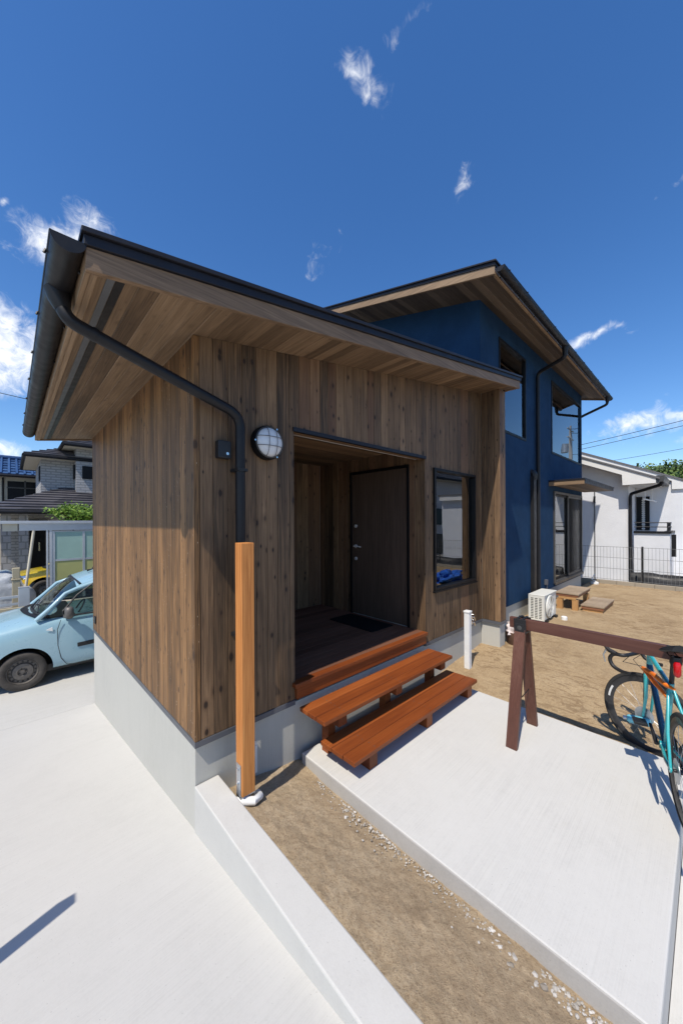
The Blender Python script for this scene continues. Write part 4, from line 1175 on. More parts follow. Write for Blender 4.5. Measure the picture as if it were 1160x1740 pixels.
for q in (d, d + fwd * 0.03 - Zv * 0.075):
    b.lathe([(0.0, -0.006), (0.026, -0.006), (0.030, -0.002), (0.030, 0.002), (0.026, 0.006), (0.0, 0.006)], q, side, 12)
b.beam(d + Zv * 0.02, d + fwd * 0.03 - Zv * 0.095, 0.02, 0.03, side); b.tube([bp(0, 0, -0.065), d], 0.012, 8)
obj('derailleur', b, M['orange'], bk, smooth=40)
b = MB(); b.lathe([(0.026, 0.0), (0.044, 0.004), (0.044, 0.007), (0.05, 0.012), (0.05, 0.016), (0.02, 0.03)], RH - side * 0.036, -side, 20)
obj('sprocket', b, M['orange'], bk, smooth=30)
b = MB(); c0 = BBp - side * 0.042 + Zv * 0.076; c1 = RH - side * 0.045 + Zv * 0.045
b.tube([c0, c1], 0.004, 6); b.tube([BBp - side * 0.042 - Zv * 0.076, d], 0.004, 6)
obj('chain', b, M['black'], bk)
cn0 = FH - sax * 0.075 + sfw * 0.02 + Zv * 0.01
b = MB(); ca = FH.lerp(crown, -0.10) + side * 0.065 - fwd * 0.06
b.tube([ca - side * 0.075, ca - side * 0.068, ca + side * 0.06, ca + side * 0.075], [0.026, 0.033, 0.033, 0.022], 14)
obj('canister', b, M['canblue'], bk, smooth=40)
b = MB(); b.tube([ca + side * 0.078, ca + side * 0.10], [0.018, 0.016], 12); b.tube([ca - side * 0.04 - Zv * 0.034, ca + side * 0.05 - Zv * 0.034], 0.006, 6)
obj('canister_cap', b, M['steel'], bk, smooth=40)
# no second bicycle is built past the right edge; its broader shadow is absent

# ---------------- standpipe tap
sp = thing('standpipe', (3.39, -0.18, 0.13), 'white square standpipe with chrome tap beside the timber wall', 'tap')
b = MB(); b.box(3.352, 3.422, -0.215, -0.145, 0.10, 0.815)
obj('column', b, M['white'], sp, bevel=0.006)
b = MB(); b.box(3.346, 3.428, -0.221, -0.139, 0.816, 0.842)
obj('cap', b, M['white'], sp, bevel=0.006)
for zz in (0.73, 0.66):
    b = MB(); b.tube([(3.422, -0.18, zz), (3.50, -0.18, zz)], 0.012, 10); b.lathe([(0.022, -0.01), (0.022, 0.03)], (3.475, -0.18, zz), (0, 0, 1), 12)
    b.tube(bend([(3.50, -0.18, zz), (3.56, -0.18, zz), (3.585, -0.18, zz - 0.05)], 0.03), 0.011, 10)
    tp = obj('tap', b, M['chrome'], sp, smooth=45)
    b = MB(); b.tube([(3.475, -0.18, zz + 0.03), (3.475, -0.18, zz + 0.045)], 0.008, 8)
    for a_ in (0, 90):
        q = Vector((math.cos(R_(a_ + 20)), math.sin(R_(a_ + 20)), 0)) * 0.03; c = Vector((3.475, -0.18, zz + 0.048))
        b.tube([c - q, c + q], 0.007, 8)
    h_ = obj('handle', b, M['chrome'], None, smooth=45); h_.parent = tp
    for v in h_.data.vertices:
        v.co = v.co - sp.location

# pot with a bag
pg = thing('plant_pot', (4.53, -0.33, 0.17), 'brown pot holding a crumpled white bag beside the timber wing', 'pot')
b = MB(); b.lathe([(0.085, 0.0), (0.115, 0.10), (0.125, 0.20), (0.118, 0.20), (0.10, 0.12)], (4.53, -0.33, 0.16), (0, 0, 1), 24)
obj('bowl', b, M['pot'], pg, smooth=50)
obj('bag', lump(4.53, -0.33, 0.33, 0.115, 0.115, 0.15, 8.4, 26, 0.55), M['bagwhite'], pg, smooth=25)

# ---------------- air conditioner unit
ac = thing('air_conditioner', (6.33, -0.165, 0.17), 'ivory air conditioner outdoor unit standing by the blue wall', 'air conditioner')
AX0, AX1, AY0, AY1, AZ0, AZ1 = 5.98, 6.70, -0.300, -0.04, 0.205, 0.655
b = MB(); b.box(AX0 + 0.02, AX1, AY0 + 0.012, AY1, AZ0, AZ1 - 0.012)
obj('casing', b, M['ivory'], ac, bevel=0.008)
b = MB(); b.box(AX0 - 0.004, AX1 + 0.005, AY0 - 0.004, AY1 + 0.004, AZ1 - 0.012, AZ1 + 0.006)
obj('top_cover', b, M['ivory'], ac, bevel=0.008)
b = MB(); b.box(AX0 + 0.010, AX0 + 0.018, AY0 + 0.02, AY1 - 0.015, AZ0 + 0.02, AZ1 - 0.05)
obj('coil', b, M['black'], ac)
b = MB(); ny, nz = 3, 13; zA, zB = AZ0 + 0.02, AZ1 - 0.05; yA, yB = AY0 + 0.02, AY1 - 0.015
for k in range(nz + 1):
    zc = zA + (zB - zA) * k / nz; b.box(AX0, AX0 + 0.009, yA + 0.02, yB - 0.02, zc - 0.006, zc + 0.006)
for k in range(ny + 1):
    yc = yA + 0.010 + (yB - yA - 0.02) * k / ny; b.box(AX0 - 0.002, AX0 + 0.010, yc - 0.011, yc + 0.011, AZ0, AZ1 - 0.013)
b.box(AX0 - 0.002, AX0 + 0.019, AY0 - 0.001, AY0 + 0.02, AZ0, AZ1 - 0.013); b.box(AX0 - 0.002, AX0 + 0.019, AY1 - 0.016, AY1, AZ0, AZ1 - 0.013); b.box(AX0 - 0.0015, AX0 + 0.018, AY0, AY1, AZ1 - 0.05, AZ1 - 0.0125); b.box(AX0 - 0.0015, AX0 + 0.018, AY0, AY1, AZ0 - 0.001, AZ0 + 0.02)
obj('side_grille', b, M['ivory'], ac)
FC = (6.265, AY0, 0.425)
b = MB(); b.lathe([(0.185, 0.0), (0.0, 0.001)], FC, (0, -1, 0), 40, cap=False)
b2 = MB(); b2.lathe([(0.185, 0.002), (0.0, 0.003)], (FC[0], FC[1] + 0.01, FC[2]), (0, -1, 0), 40, cap=False)
obj('fan_opening', b2, M['black'], ac)
b = MB(); b.lathe([(0.205, 0.0), (0.205, 0.018), (0.188, 0.026), (0.182, 0.012), (0.182, -0.004)], FC, (0, -1, 0), 44, cap=False)
for rr in (0.162, 0.140, 0.118, 0.096, 0.074):
    b.tube([(FC[0] + rr * math.cos(t), AY0 - 0.022, FC[2] + rr * math.sin(t)) for t in (2 * math.pi * k / 40 for k in range(40))], 0.0042, 5, closed=True)
for k in range(8):
    t = 2 * math.pi * k / 8 + 0.2
    b.tube([(FC[0] + 0.05 * math.cos(t), AY0 - 0.024, FC[2] + 0.05 * math.sin(t)), (FC[0] + 0.185 * math.cos(t), AY0 - 0.022, FC[2] + 0.185 * math.sin(t))], 0.0045, 5)
b.lathe([(0.055, 0.02), (0.052, 0.028), (0.0, 0.030)], FC, (0, -1, 0), 24, cap=False)
obj('fan_grille', b, M['ivory'], ac, smooth=40)
for xx in (6.06, 6.58):
    b = MB(); b.box(xx, xx + 0.09, AY0 - 0.03, AY1 + 0.03, 0.155, 0.2045)
    obj('foot', b, M['black'], ac, bevel=0.004)
b = MB(); b.box(5.62, 6.02, -0.02, 0.09, 0.12, 0.21)
obj('concrete_block', b, M['found'], bevel=0.006, cat='block', label='small concrete block at the foot of the blue wall by the outdoor unit')
b = MB(); b.lathe([(0.05, 0), (0.05, 0.06), (0.035, 0.07)], (6.52, -0.47, 0.16), (0, 0, 1), 14)
obj('drain_inlet', b, M['white'], smooth=40, cat='drain', label='small white drain inlet in the sand next to the outdoor unit')

# garden steps below the sliding door
def garden_step(x0, x1, y0, y1, zt, zb, legs, label):
    t = thing('garden_step', ((x0 + x1) / 2, (y0 + y1) / 2, zb), label, 'step', 'wooden steps below the sliding door')
    n = 4; w = (x1 - x0) / n
    b = MB()
    for k in range(n):
        b.rnd().box(x0 + k * w + 0.001, x0 + (k + 1) * w - 0.001, y0, y1, zt - 0.025, zt)
    obj('tread', b, M['ply'], t, bevel=0.002)
    b = MB().rnd(); b.box(x0 + 0.012, x0 + 0.04, y0 + 0.012, y1 - 0.012, zt - 0.075, zt - 0.026); b.rnd().box(x1 - 0.04, x1 - 0.012, y0 + 0.012, y1 - 0.012, zt - 0.075, zt - 0.026)
    b.rnd().box(x0 + 0.041, x1 - 0.041, y0 + 0.012, y0 + 0.04, zt - 0.075, zt - 0.026); b.rnd().box(x0 + 0.041, x1 - 0.041, y1 - 0.04, y1 - 0.012, zt - 0.075, zt - 0.026)
    obj('apron', b, M['redwood'], t)
    if legs:
        b = MB().rnd(); b.box(x0 + 0.014, x0 + 0.05, y0 + 0.05, y1 - 0.05, zt - 0.125, zt - 0.0765); b.rnd().box(x1 - 0.05, x1 - 0.014, y0 + 0.05, y1 - 0.05, zt - 0.125, zt - 0.0765)
        obj('rail', b, M['yellowwood'], t)
        for xx in (x0 + 0.02, x1 - 0.12):
            for yy in (y0 + 0.02, y1 - 0.12):
                b = MB().rnd(); b.box(xx, xx + 0.10, yy, yy + 0.10, zb - 0.03, zt - 0.127)
                obj('leg', b, M['yellowwood'], t, bevel=0.003)
    else:
        b = MB().rnd(); b.box(x0 + 0.03, x1 - 0.03, y0 + 0.03, y1 - 0.03, zb - 0.02, zt - 0.077)
        obj('base', b, M['yellowwood'], t)
    return t


garden_step(7.40, 8.43, -0.50, -0.09, 0.505, 0.17, True, 'tall square wooden garden step on legs below the sliding door')
garden_step(7.50, 8.55, -0.90, -0.51, 0.29, 0.17, False, 'low flat wooden garden step in front of the tall one')

# a slim post beyond the left edge of the view throws the shadow on the driveway
b = MB(); b.box(-1.69, -1.61, -0.31, -0.235, -0.05, 1.58)
obj('marker_post', b, M['white'], bevel=0.004, cat='post', label='slim white marker post standing on the driveway')

# ================================================================== CARS
def car(name, X0, YC, ZG, paintm, label, k=1.0, hz=1.0):
    t = thing(name, (X0, YC, ZG), label, 'car')
    Wd = 0.875 * k
    # stations: s, half width factor, hood/belt edge height, top centre height of the lower body
    ST_ = [(0.00, .66, .56, .60), (0.05, .80, .72, .77), (0.16, .90, .84, .90), (0.32, .955, .905, .985), (0.55, .985, .950, 1.055), (0.80, .995, .985, 1.105), (1.02, 1.0, 1.03, 1.135),
           (1.30, 1.0, 1.035, 1.06), (1.8, 1.0, 1.045, 1.06), (2.5, 1.0, 1.06, 1.07), (3.2, 1.0, 1.07, 1.08), (3.9, .97, 1.07, 1.08), (4.12, .93, .95, 1.0)]
    SEC = lambda f, zb, zc: [(.90, .20), (.985, .27), (1.0, .42), (1.005, .60), (.995, .78), (.965, zb - .06), (.915, zb), (.80, zb + .35 * (zc - zb)), (.5, zb + .85 * (zc - zb)), (0, zc)]
    b = MB(); rows = []
    for s_, f, zb, zc in ST_:
        sec = [(f * a * Wd, z * hz) for a, z in SEC(f, zb, zc)]
        if s_ < 0.1:
            sec = [(y, max(z, .22 if s_ > 0 else .30)) for y, z in sec]
        full = [(-y, z) for y, z in sec] + [(y, z) for y, z in sec[::-1][1:]]
        rows.append([(s_ * k, y, z) for y, z in full])
    n = len(rows[0])
    b.add([p for r in rows for p in r], [(i * n + j, (i + 1) * n + j, (i + 1) * n + j + 1, i * n + j + 1) for i in range(len(rows) - 1) for j in range(n - 1)]
          + [(i * n, i * n + n - 1, (i + 1) * n + n - 1, (i + 1) * n) for i in range(len(rows) - 1)] + [tuple(range(n)), tuple(range((len(rows) - 1) * n, len(rows) * n))[::-1]])
    body = obj('body', b, [paintm, M['black']], t, local=True, wn=True)
    sub = body.modifiers.new('s', 'SUBSURF'); sub.levels = 2; sub.render_levels = 2
    wr = 0.296 * k; wx = (0.86 * k, 3.42 * k)
    cutters = []
    for x in wx:
        c = MB(); c.lathe([(wr + 0.075, -Wd * 1.2), (wr + 0.075, Wd * 1.2)], (x, 0, wr), (0, 1, 0), 40)
        co = obj('cut', c, M['black'], t, local=True, wn=True); cutters.append(co)
        bo = body.modifiers.new('b', 'BOOLEAN'); bo.operation = 'DIFFERENCE'; bo.object = co; bo.solver = 'EXACT'
    bpy.context.view_layer.update()
    dg = bpy.context.evaluated_depsgraph_get(); me = bpy.data.meshes.new_from_object(body.evaluated_get(dg))
    body.modifiers.clear(); body.data = me
    me.materials.clear(); me.materials.append(paintm); me.materials.append(M['black'])
    for p in me.polygons:
        c = p.center
        p.material_index = 1 if any(abs(math.hypot(c.x - x, c.z - wr) - (wr + 0.075)) < 0.012 and abs(p.normal.y) < 0.3 for x in wx) else 0
    me.polygons.foreach_set('use_smooth', [True] * len(me.polygons)); me.set_sharp_from_angle(angle=R_(32))
    for c in cutters:
        bpy.data.objects.remove(c)
    # greenhouse: frame of roof and pillars
    def gh(s_, v):           # v: 0 belt .. 1 roof edge on the side; returns (y,z) half section
        zb = 1.04 * hz
        zr = 1.80 * hz
        return zb, zr
    kz = hz
    def pt_(x, y, z): return (x * k, y * k, z * kz)
    # roof shell
    def roof(u, v):
        x = 1.56 + (4.02 - 1.56) * u; y = -0.66 + 1.32 * v
        z = 1.625 + 0.185 * math.sin(min(1, u * 2.6 + 0.02) * math.pi / 2) - 0.05 * max(0, u - 0.75) * 4 - 0.085 * (abs(v - 0.5) * 2) ** 3
        return pt_(x, y, z)
    b = MB().grid(roof, 16, 12)
    def edge(u, sd_, dz): p = roof(u, 0 if sd_ < 0 else 1); return (p[0], p[1] + 0.035 * sd_ * k, p[2] - dz * kz)
    for sd_ in (-1, 1):
        q = []
        for i in range(17):
            q += [roof(i / 16, 0 if sd_ < 0 else 1), edge(i / 16, sd_, 0.06)]
        b.add(q, [(2 * i, 2 * i + 1, 2 * i + 3, 2 * i + 2) for i in range(16)])
    obj('roof', b, paintm, t, local=True, smooth=50)
    WSB = [(1.00, 0.0), (1.02, 0.4), (1.10, 0.70), (1.17, 0.80)]
    for sd_ in (-1, 1):
        b = MB()
        # a-pillar, from the base of the windscreen to the roof edge, then along the roof rail
        rail = [edge(i / 16, sd_, 0.05) for i in range(17)]
        b.tube([pt_(1.02, 0.80 * sd_, 1.06), pt_(1.20, 0.79 * sd_, 1.23), pt_(1.40, 0.745 * sd_, 1.44), rail[0]] + rail[1:], [0.040 * k, 0.034 * k, 0.032 * k, 0.036 * k] + [0.040 * k] * 16, 10)
        for xx in (2.36, 3.20, 3.98):
            r0 = edge((xx - 1.56) / (4.02 - 1.56), sd_, 0.07)
            b.tube([pt_(xx, 0.835 * sd_, 1.03), r0], 0.05 * k, 8)
        obj('pillar', b, paintm, t, local=True, smooth=50)
        # side windows
        for nm, pts in (('side_window', [(1.37, 1.075), (1.36, 1.16), (1.56, 1.40), (1.80, 1.575), (2.33, 1.66), (2.34, 1.065)]), ('side_window', [(2.42, 1.065), (2.41, 1.66), (3.15, 1.68), (3.16, 1.075)])):
            b = MB(); P = []
            for x, z in pts:
                y = 0.845 - (z - 1.04) * 0.235
                P.append(pt_(x, y * sd_, z))
            b.add(P, [tuple(range(len(P)))])
            sw = obj(nm, b, M['carglass'], t, local=True)
            b = MB(); b.tube(P, 0.016 * k, 6, closed=True)
            obj('seal', b, M['black'], None).parent = sw
    # windscreen
    def ws(u, v):
        a = -1 + 2 * v; yb, yt = 0.76 * a, 0.66 * a
        xb = 1.00 + 0.17 * abs(a) ** 2.2; xt = 1.56 + 0.06 * abs(a) ** 2
        x = xb + (xt - xb) * u; y = yb + (yt - yb) * u; z = 1.115 - 0.02 * abs(a) + (1.625 - 0.04 * abs(a) ** 3 - 1.115) * u + 0.035 * math.sin(u * math.pi)
        return pt_(x, y, z)
    b = MB().grid(ws, 10, 14); obj('windscreen', b, M['carglass'], t, local=True, smooth=60)
    b = MB(); b.tube([ws(0, k2 / 14) for k2 in range(15)], 0.030 * k, 6); b.tube([ws(1, k2 / 14) for k2 in range(15)], 0.022 * k, 6)
    obj('windscreen_seal', b, M['black'], t, local=True, smooth=60)
    b = MB()
    def cowl(u, v):
        a = -1 + 2 * v; p = Vector(ws(0, v)); return (p.x - (0.16 - 0.05 * abs(a)) * u * k, p.y * (1 - 0.02 * u), p.z + (-0.005 + 0.018 * u * (1 - abs(a))) * kz)
    b.grid(cowl, 3, 14); obj('cowl', b, M['black'], t, local=True, smooth=60)
    for a0, a1 in ((0.18, 0.52), (0.52, 0.86)):
        b = MB(); b.tube([Vector(ws(0.02, a0)) + Vector((-0.02, 0, 0.02)), Vector(ws(0.16, (a0 + a1) / 2)) + Vector((-0.015, 0, 0.015)), Vector(ws(0.10, a1)) + Vector((-0.015, 0, 0.015))], 0.009, 6)
        obj('wiper', b, M['black'], t, local=True)
    # interior: dash, seats, steering wheel
    b = MB(); b.box(1.15 * k, 1.55 * k, -0.72 * k, 0.72 * k, 0.8 * kz, 1.07 * kz)
    obj('dashboard', b, M['black'], t, local=True, bevel=0.03)
    for sd_ in (-1, 1):
        b = MB(); b.box(2.05 * k, 2.25 * k, (0.37 * sd_ - 0.22) * k, (0.37 * sd_ + 0.22) * k, 0.6 * kz, 1.18 * kz); b.box(2.10 * k, 2.22 * k, (0.37 * sd_ - 0.12) * k, (0.37 * sd_ + 0.12) * k, 1.20 * kz, 1.42 * kz)
        obj('seat', b, M['black'], t, local=True, bevel=0.04)
    b = MB(); c = Vector(pt_(1.62, -0.37, 1.08)); ax = Vector((-0.85, 0, 0.5)).normalized(); e1 = Vector((0, 1, 0)); e2 = ax.cross(e1)
    b.tube([c + (e1 * math.cos(a) + e2 * math.sin(a)) * 0.18 * k for a in (2 * math.pi * i / 24 for i in range(24))], 0.014, 6, closed=True)
    obj('steering_wheel', b, M['black'], t, local=True)
    for sd_ in (-1, 1):
        yo = sd_ * Wd
        # door shut lines, rubbing strip, mirror, indicator, handle
        b = MB(); off = 0.004 * sd_
        ln = [(1.33, 1.03), (1.285, 0.88), (1.29, 0.62), (1.33, 0.40), (1.40, 0.285), (1.50, 0.26), (2.30, 0.26), (2.36, 0.34), (2.38, 1.03)]
        b.tube([(x * k, yo * (0.985 if z > 0.9 else 1.0) + off * 0.3, z * kz) for x, z in ln], 0.0045 * k, 5)
        obj('door_gap', b, M['black'], t, local=True)
        b = MB(); b.beam((1.55 * k, yo + off, 0.565 * kz), (2.30 * k, yo + off, 0.585 * kz), 0.02, 0.07 * kz); b.beam((2.42 * k, yo + off, 0.59 * kz), (3.0 * k, yo + off, 0.60 * kz), 0.02, 0.07 * kz)
        obj('rubbing_strip', b, M['black'], t, local=True, bevel=0.008)
        mr_ = MB(); c = Vector(pt_(1.43, 0.99 * sd_, 1.155))
        def mirr(u, v):
            a = 2 * math.pi * u; q = math.pi * v
            p = Vector((math.cos(a) * math.sin(q) * 0.075, math.sin(a) * math.sin(q) * 0.085, math.cos(q) * 0.115))
            for i, l in enumerate((0.060, 0.075, 0.095)):
                p[i] = max(-l, min(l, p[i]))
            return c + p
        mr_.grid(mirr, 16, 10); mr_.beam(c + Vector((0, -0.06 * sd_, -0.06)), c + Vector((-0.02, -0.14 * sd_, -0.075)), 0.10, 0.06)
        obj('mirror', mr_, M['hub'], t, local=True, smooth=60)
        b = MB(); zc = 0.90 * kz
        b.prism([(1.14 * k, yo * 0.985 + off, zc), (1.22 * k, yo * 0.985 + off, zc + 0.035 * kz), (1.225 * k, yo * 0.985 + off, zc - 0.035 * kz)], (0, off * 2.2, 0))
        obj('indicator', b, M['white'], t, local=True)
        b = MB(); b.beam((2.16 * k, yo + off * 3, 0.93 * kz), (2.32 * k, yo + off * 3, 0.93 * kz), 0.025, 0.03)
        obj('handle', b, paintm, t, local=True, bevel=0.006)
        b = MB()
        def lampf(u, v):
            a = -0.9 + 0.75 * u
            return ((0.05 + 0.42 * u) * k, sd_ * (0.60 + 0.255 * u - 0.05 * v + 0.008) * k, (0.70 + 0.15 * u + 0.17 * v * (1 - 0.4 * u)) * kz)
        b.grid(lampf, 6, 4); obj('headlight', b, M['chrome'], t, local=True, smooth=60)
        for x in wx:
            wl = bpy.data.objects.new('wheel', None); COL.objects.link(wl); wl.parent = t; wl.location = (x, sd_ * (Wd - 0.10), wr)
            b = MB(); b.lathe([(wr * 0.66, -0.09), (wr * 0.93, -0.09), (wr, -0.065), (wr, 0.065), (wr * 0.97, 0.084), (wr * 0.86, 0.094), (wr * 0.70, 0.092), (wr * 0.655, 0.08)], (0, 0, 0), (0, sd_, 0), 44, cap=False)
            obj('tyre', b, M['rubber_grey'], wl, local=True, smooth=50)
            b = MB(); b.lathe([(wr * 0.66, -0.08), (wr * 0.66, 0.078), (wr * 0.63, 0.085), (wr * 0.60, 0.06), (wr * 0.57, 0.035), (wr * 0.47, 0.036), (wr * 0.42, 0.062), (wr * 0.22, 0.068), (wr * 0.18, 0.052), (wr * 0.11, 0.052), (wr * 0.09, 0.075), (0, 0.078)], (0, 0, 0), (0, sd_, 0), 44, cap=False)
            obj('rim', b, M['hub'], wl, local=True, smooth=40)
            b = MB()
            for i in range(16):
                a = 2 * math.pi * i / 16
                b.lathe([(0.015, 0), (0.0, 0.001)], (math.cos(a) * wr * 0.52, sd_ * 0.0362, math.sin(a) * wr * 0.52), (0, sd_, 0), 8, cap=False)
            for i in range(4):
                a = 2 * math.pi * i / 4 + 0.4
                b.lathe([(0.012, 0), (0.012, 0.014)], (math.cos(a) * wr * 0.145, sd_ * 0.052, math.sin(a) * wr * 0.145), (0, sd_, 0), 6)
            obj('wheel_nut', b, M['black'], wl, local=True)
    b = MB(); b.box(0.25 * k, 4.0 * k, -Wd * 0.86, Wd * 0.86, 0.19 * kz, 0.30 * kz)
    obj('underbody', b, M['black'], t, local=True)
    b = MB(); b.tube([pt_(1.78, -0.15, 1.74), pt_(1.86, -0.15, 1.76), pt_(2.00, -0.16, 2.02)], [0.022, 0.013, 0.008], 6)
    obj('aerial', b, M['black'], t, local=True)
    b = MB(); b.beam(pt_(0.02, -0.45, 0.40), pt_(0.02, 0.45, 0.40), 0.03, 0.14)
    obj('grille', b, M['black'], t, local=True)
    return t


car('parked_car', -1.605, 5.99, -0.656, M['carpaint'], 'pale blue van shaped car parked beside the timber wall')
car('parked_car', -1.02, 9.95, 0.03, M['yellowpaint'], 'low bright yellow car parked under the neighbouring carport', k=0.88, hz=0.70)

# ================================================================== LEFT NEIGHBOUR
b = MB(); b.box(-30, 3.6, 8.121, 60, -0.79, 0.05)
obj('neighbour_lot', b, M['gravelgrey'], kind='structure')
b = MB(); b.box(-14, 3.6, 8.0, 8.12, -0.78, 0.16)
obj('retaining_wall', b, M['sandstone'], cat='wall', label='low concrete retaining wall behind the pale blue car', bevel=0.01)
t = thing('garden_railing', (-2.5, 8.06, 0.16), 'low aluminium railing on the wall before the yellow car', 'railing')
for z0 in (0.21, 0.365):
    b = MB(); b.box(-6, -0.765, 8.035, 8.085, z0, z0 + 0.05); obj('rail', b, M['alu'], t)
for x in (-1.45, -2.9, -4.4, -5.9):
    b = MB(); b.box(x, x + 0.05, 8.04, 8.08, 0.16, 0.43); obj('upright', b, M['alu'], t)
t = thing('gate_post', (-0.666, 8.08, 0.16), 'short grey box shaped gate post in front of the yellow car', 'gate post')
b = MB(); b.box(-0.760, -0.575, 8.02, 8.119, 0.16, 0.575); obj('shaft', b, M['alu'], t, bevel=0.004)
b = MB(); b.box(-0.764, -0.571, 8.016, 8.123, 0.576, 0.59); obj('cap', b, M['alu'], t)
t = thing('stone_post', (-0.79, 8.5, 0.05), 'weathered beige stone post standing between silver cover and yellow car', 'post')
b = MB(); b.box(-0.86, -0.72, 8.43, 8.57, 0.05, 0.70); obj('shaft', b, M['sandstone'], t, bevel=0.01)
b = MB(); b.box(-0.872, -0.708, 8.418, 8.582, 0.701, 0.735); b.box(-0.855, -0.725, 8.435, 8.565, 0.736, 0.975); obj('head', b, M['sandstone'], t, bevel=0.01)
b = lump(-1.45, 9.35, 0.05, 1.10, 0.60, 0.82, 2.2, 44, 0.16)
obj('silver_cover', b, M['silver'], smooth=35, cat='cover', label='silver sheet draped over something beside the beige stone post')

# carport with frosted screens
t = thing('carport', (1.0, 9.0, 0.05), 'aluminium carport with pale frosted side screens behind the blue car', 'carport')
b = MB(); b.box(-5, 4.0, 8.93, 9.06, 1.975, 2.045); obj('eave_beam', b, M['alu'], t, bevel=0.005)
b = MB(); b.box(-0.73, 4.0, 8.965, 9.04, 1.81, 1.974); obj('side_beam', b, M['alu'], t)
b = MB(); b.box(-1.02, -0.76, 9.0, 9.2, 1.80, 1.972); obj('gutter_box', b, M['cream'], t)
b = MB(); b.box(-5, 4.0, 9.061, 11.6, 2.000, 2.012); obj('roof', b, M['poly'], t)
for x0, x1 in ((-0.238, -0.198), (-0.178, -0.128)):
    b = MB(); b.box(x0, x1, 8.975, 9.03, 0.05, 1.809); obj('upright', b, M['alu'], t)
b = MB(); b.box(-0.127, -0.070, 8.985, 9.02, 0.05, 1.79); obj('upright', b, M['alu'], t)
for x0, x1 in ((-0.068, 0.490), (0.545, 1.10), (1.155, 1.71)):
    b = MB(); b.box(x0, x1, 9.0, 9.008, 1.075, 1.765); obj('screen', b, M['frost'], t)
    b = MB(); b.box(x0, x1, 9.0, 9.008, 0.25, 1.025); obj('screen', b, M['frost_y'], t)
    b = MB(); b.box(x0, x1, 8.99, 9.018, 1.026, 1.074); obj('mid_rail', b, M['alu'], t)
    b = MB(); b.box(x0, x1, 8.992, 9.016, 1.766, 1.792); obj('top_rail', b, M['alu'], t)
    b = MB(); b.box(x1 + 0.001, x1 + 0.053, 8.985, 9.02, 0.05, 1.79); obj('upright', b, M['alu'], t)
b = MB(); b.tube([(-0.469, 8.99, 1.808), (-0.66, 8.99, 0.05)], 0.030, 10); obj('brace', b, M['cream'], t, smooth=50)

# maple behind the carport
def leafy(name, center, radii, n, size, trunk, label, cat, leaf, seed, group=None, clumps=14):
    rg = random.Random(seed)
    t = thing(name, trunk[0], label, cat, group)
    b = MB(); b.tube(trunk, [0.05, 0.04, 0.02], 8)
    ends = []
    for i in range(clumps):
        while True:
            p = Vector((rg.uniform(-1, 1), rg.uniform(-1, 1), rg.uniform(-1, 1)))
            if 0.25 < p.length < 1: break
        ends.append(Vector(center) + Vector((p.x * radii[0], p.y * radii[1], p.z * radii[2])))
        b.tube([trunk[-1], Vector(trunk[-1]).lerp(ends[-1], 0.6) + Vector((0, 0, 0.05)), ends[-1]], [0.02, 0.012, 0.005], 5)
    obj('trunk', b, M['bark'], t, smooth=50)
    b = MB()
    for i in range(n):
        c = rg.choice(ends); s = size * rg.uniform(0.6, 1.3)
        p = c + Vector((rg.gauss(0, 0.22), rg.gauss(0, 0.22), rg.gauss(0, 0.13))) * max(radii)
        a = Vector((rg.gauss(0, 1), rg.gauss(0, 1), rg.gauss(0, 0.5))).normalized(); q = a.orthogonal().normalized(); q = (q + a.cross(q) * rg.uniform(-1, 1)).normalized()
        b.cur = (rg.random(), rg.random(), rg.random())
        b.quad(p - a * s, p + q * s * 0.45, p + a * s, p - q * s * 0.45)
    obj('crown', b, leaf, t)
    return t


leafy('maple_tree', (0.52, 10.2, 2.22), (0.52, 0.4, 0.34), 1900, 0.05, [(0.5, 10.3, 0.05), (0.45, 10.25, 1.2), (0.42, 10.2, 2.0)], 'bright green maple showing above the carport roof', 'tree', M['leafbright'], 5, clumps=22)

# tiled roofs
def slope_rows(b, e0, e1, r0, r1, rows, thick=0.05, pieces=12):
    """tile courses on the quad eave e0-e1, top r0-r1"""
    e0, e1, r0, r1 = (Vector(p) for p in (e0, e1, r0, r1))
    nrm = (e1 - e0).cross(r0 - e0).normalized()
    if nrm.z < 0:
        nrm = -nrm
    for k in range(rows):
        a, c = k / rows, (k + 1) / rows
        A0, A1, C0, C1 = e0.lerp(r0, a), e1.lerp(r1, a), e0.lerp(r0, c), e1.lerp(r1, c)
        for j in range(pieces):
            b.rnd(); u, v = j / pieces, (j + 1) / pieces
            p0, p1 = A0.lerp(A1, u) + nrm * thick, A0.lerp(A1, v) + nrm * thick
            q0, q1 = C0.lerp(C1, u) + nrm * 0.004, C0.lerp(C1, v) + nrm * 0.004
            b.quad(p0, p1, q1, q0); b.quad(p0 - nrm * thick, p1 - nrm * thick, p1, p0)


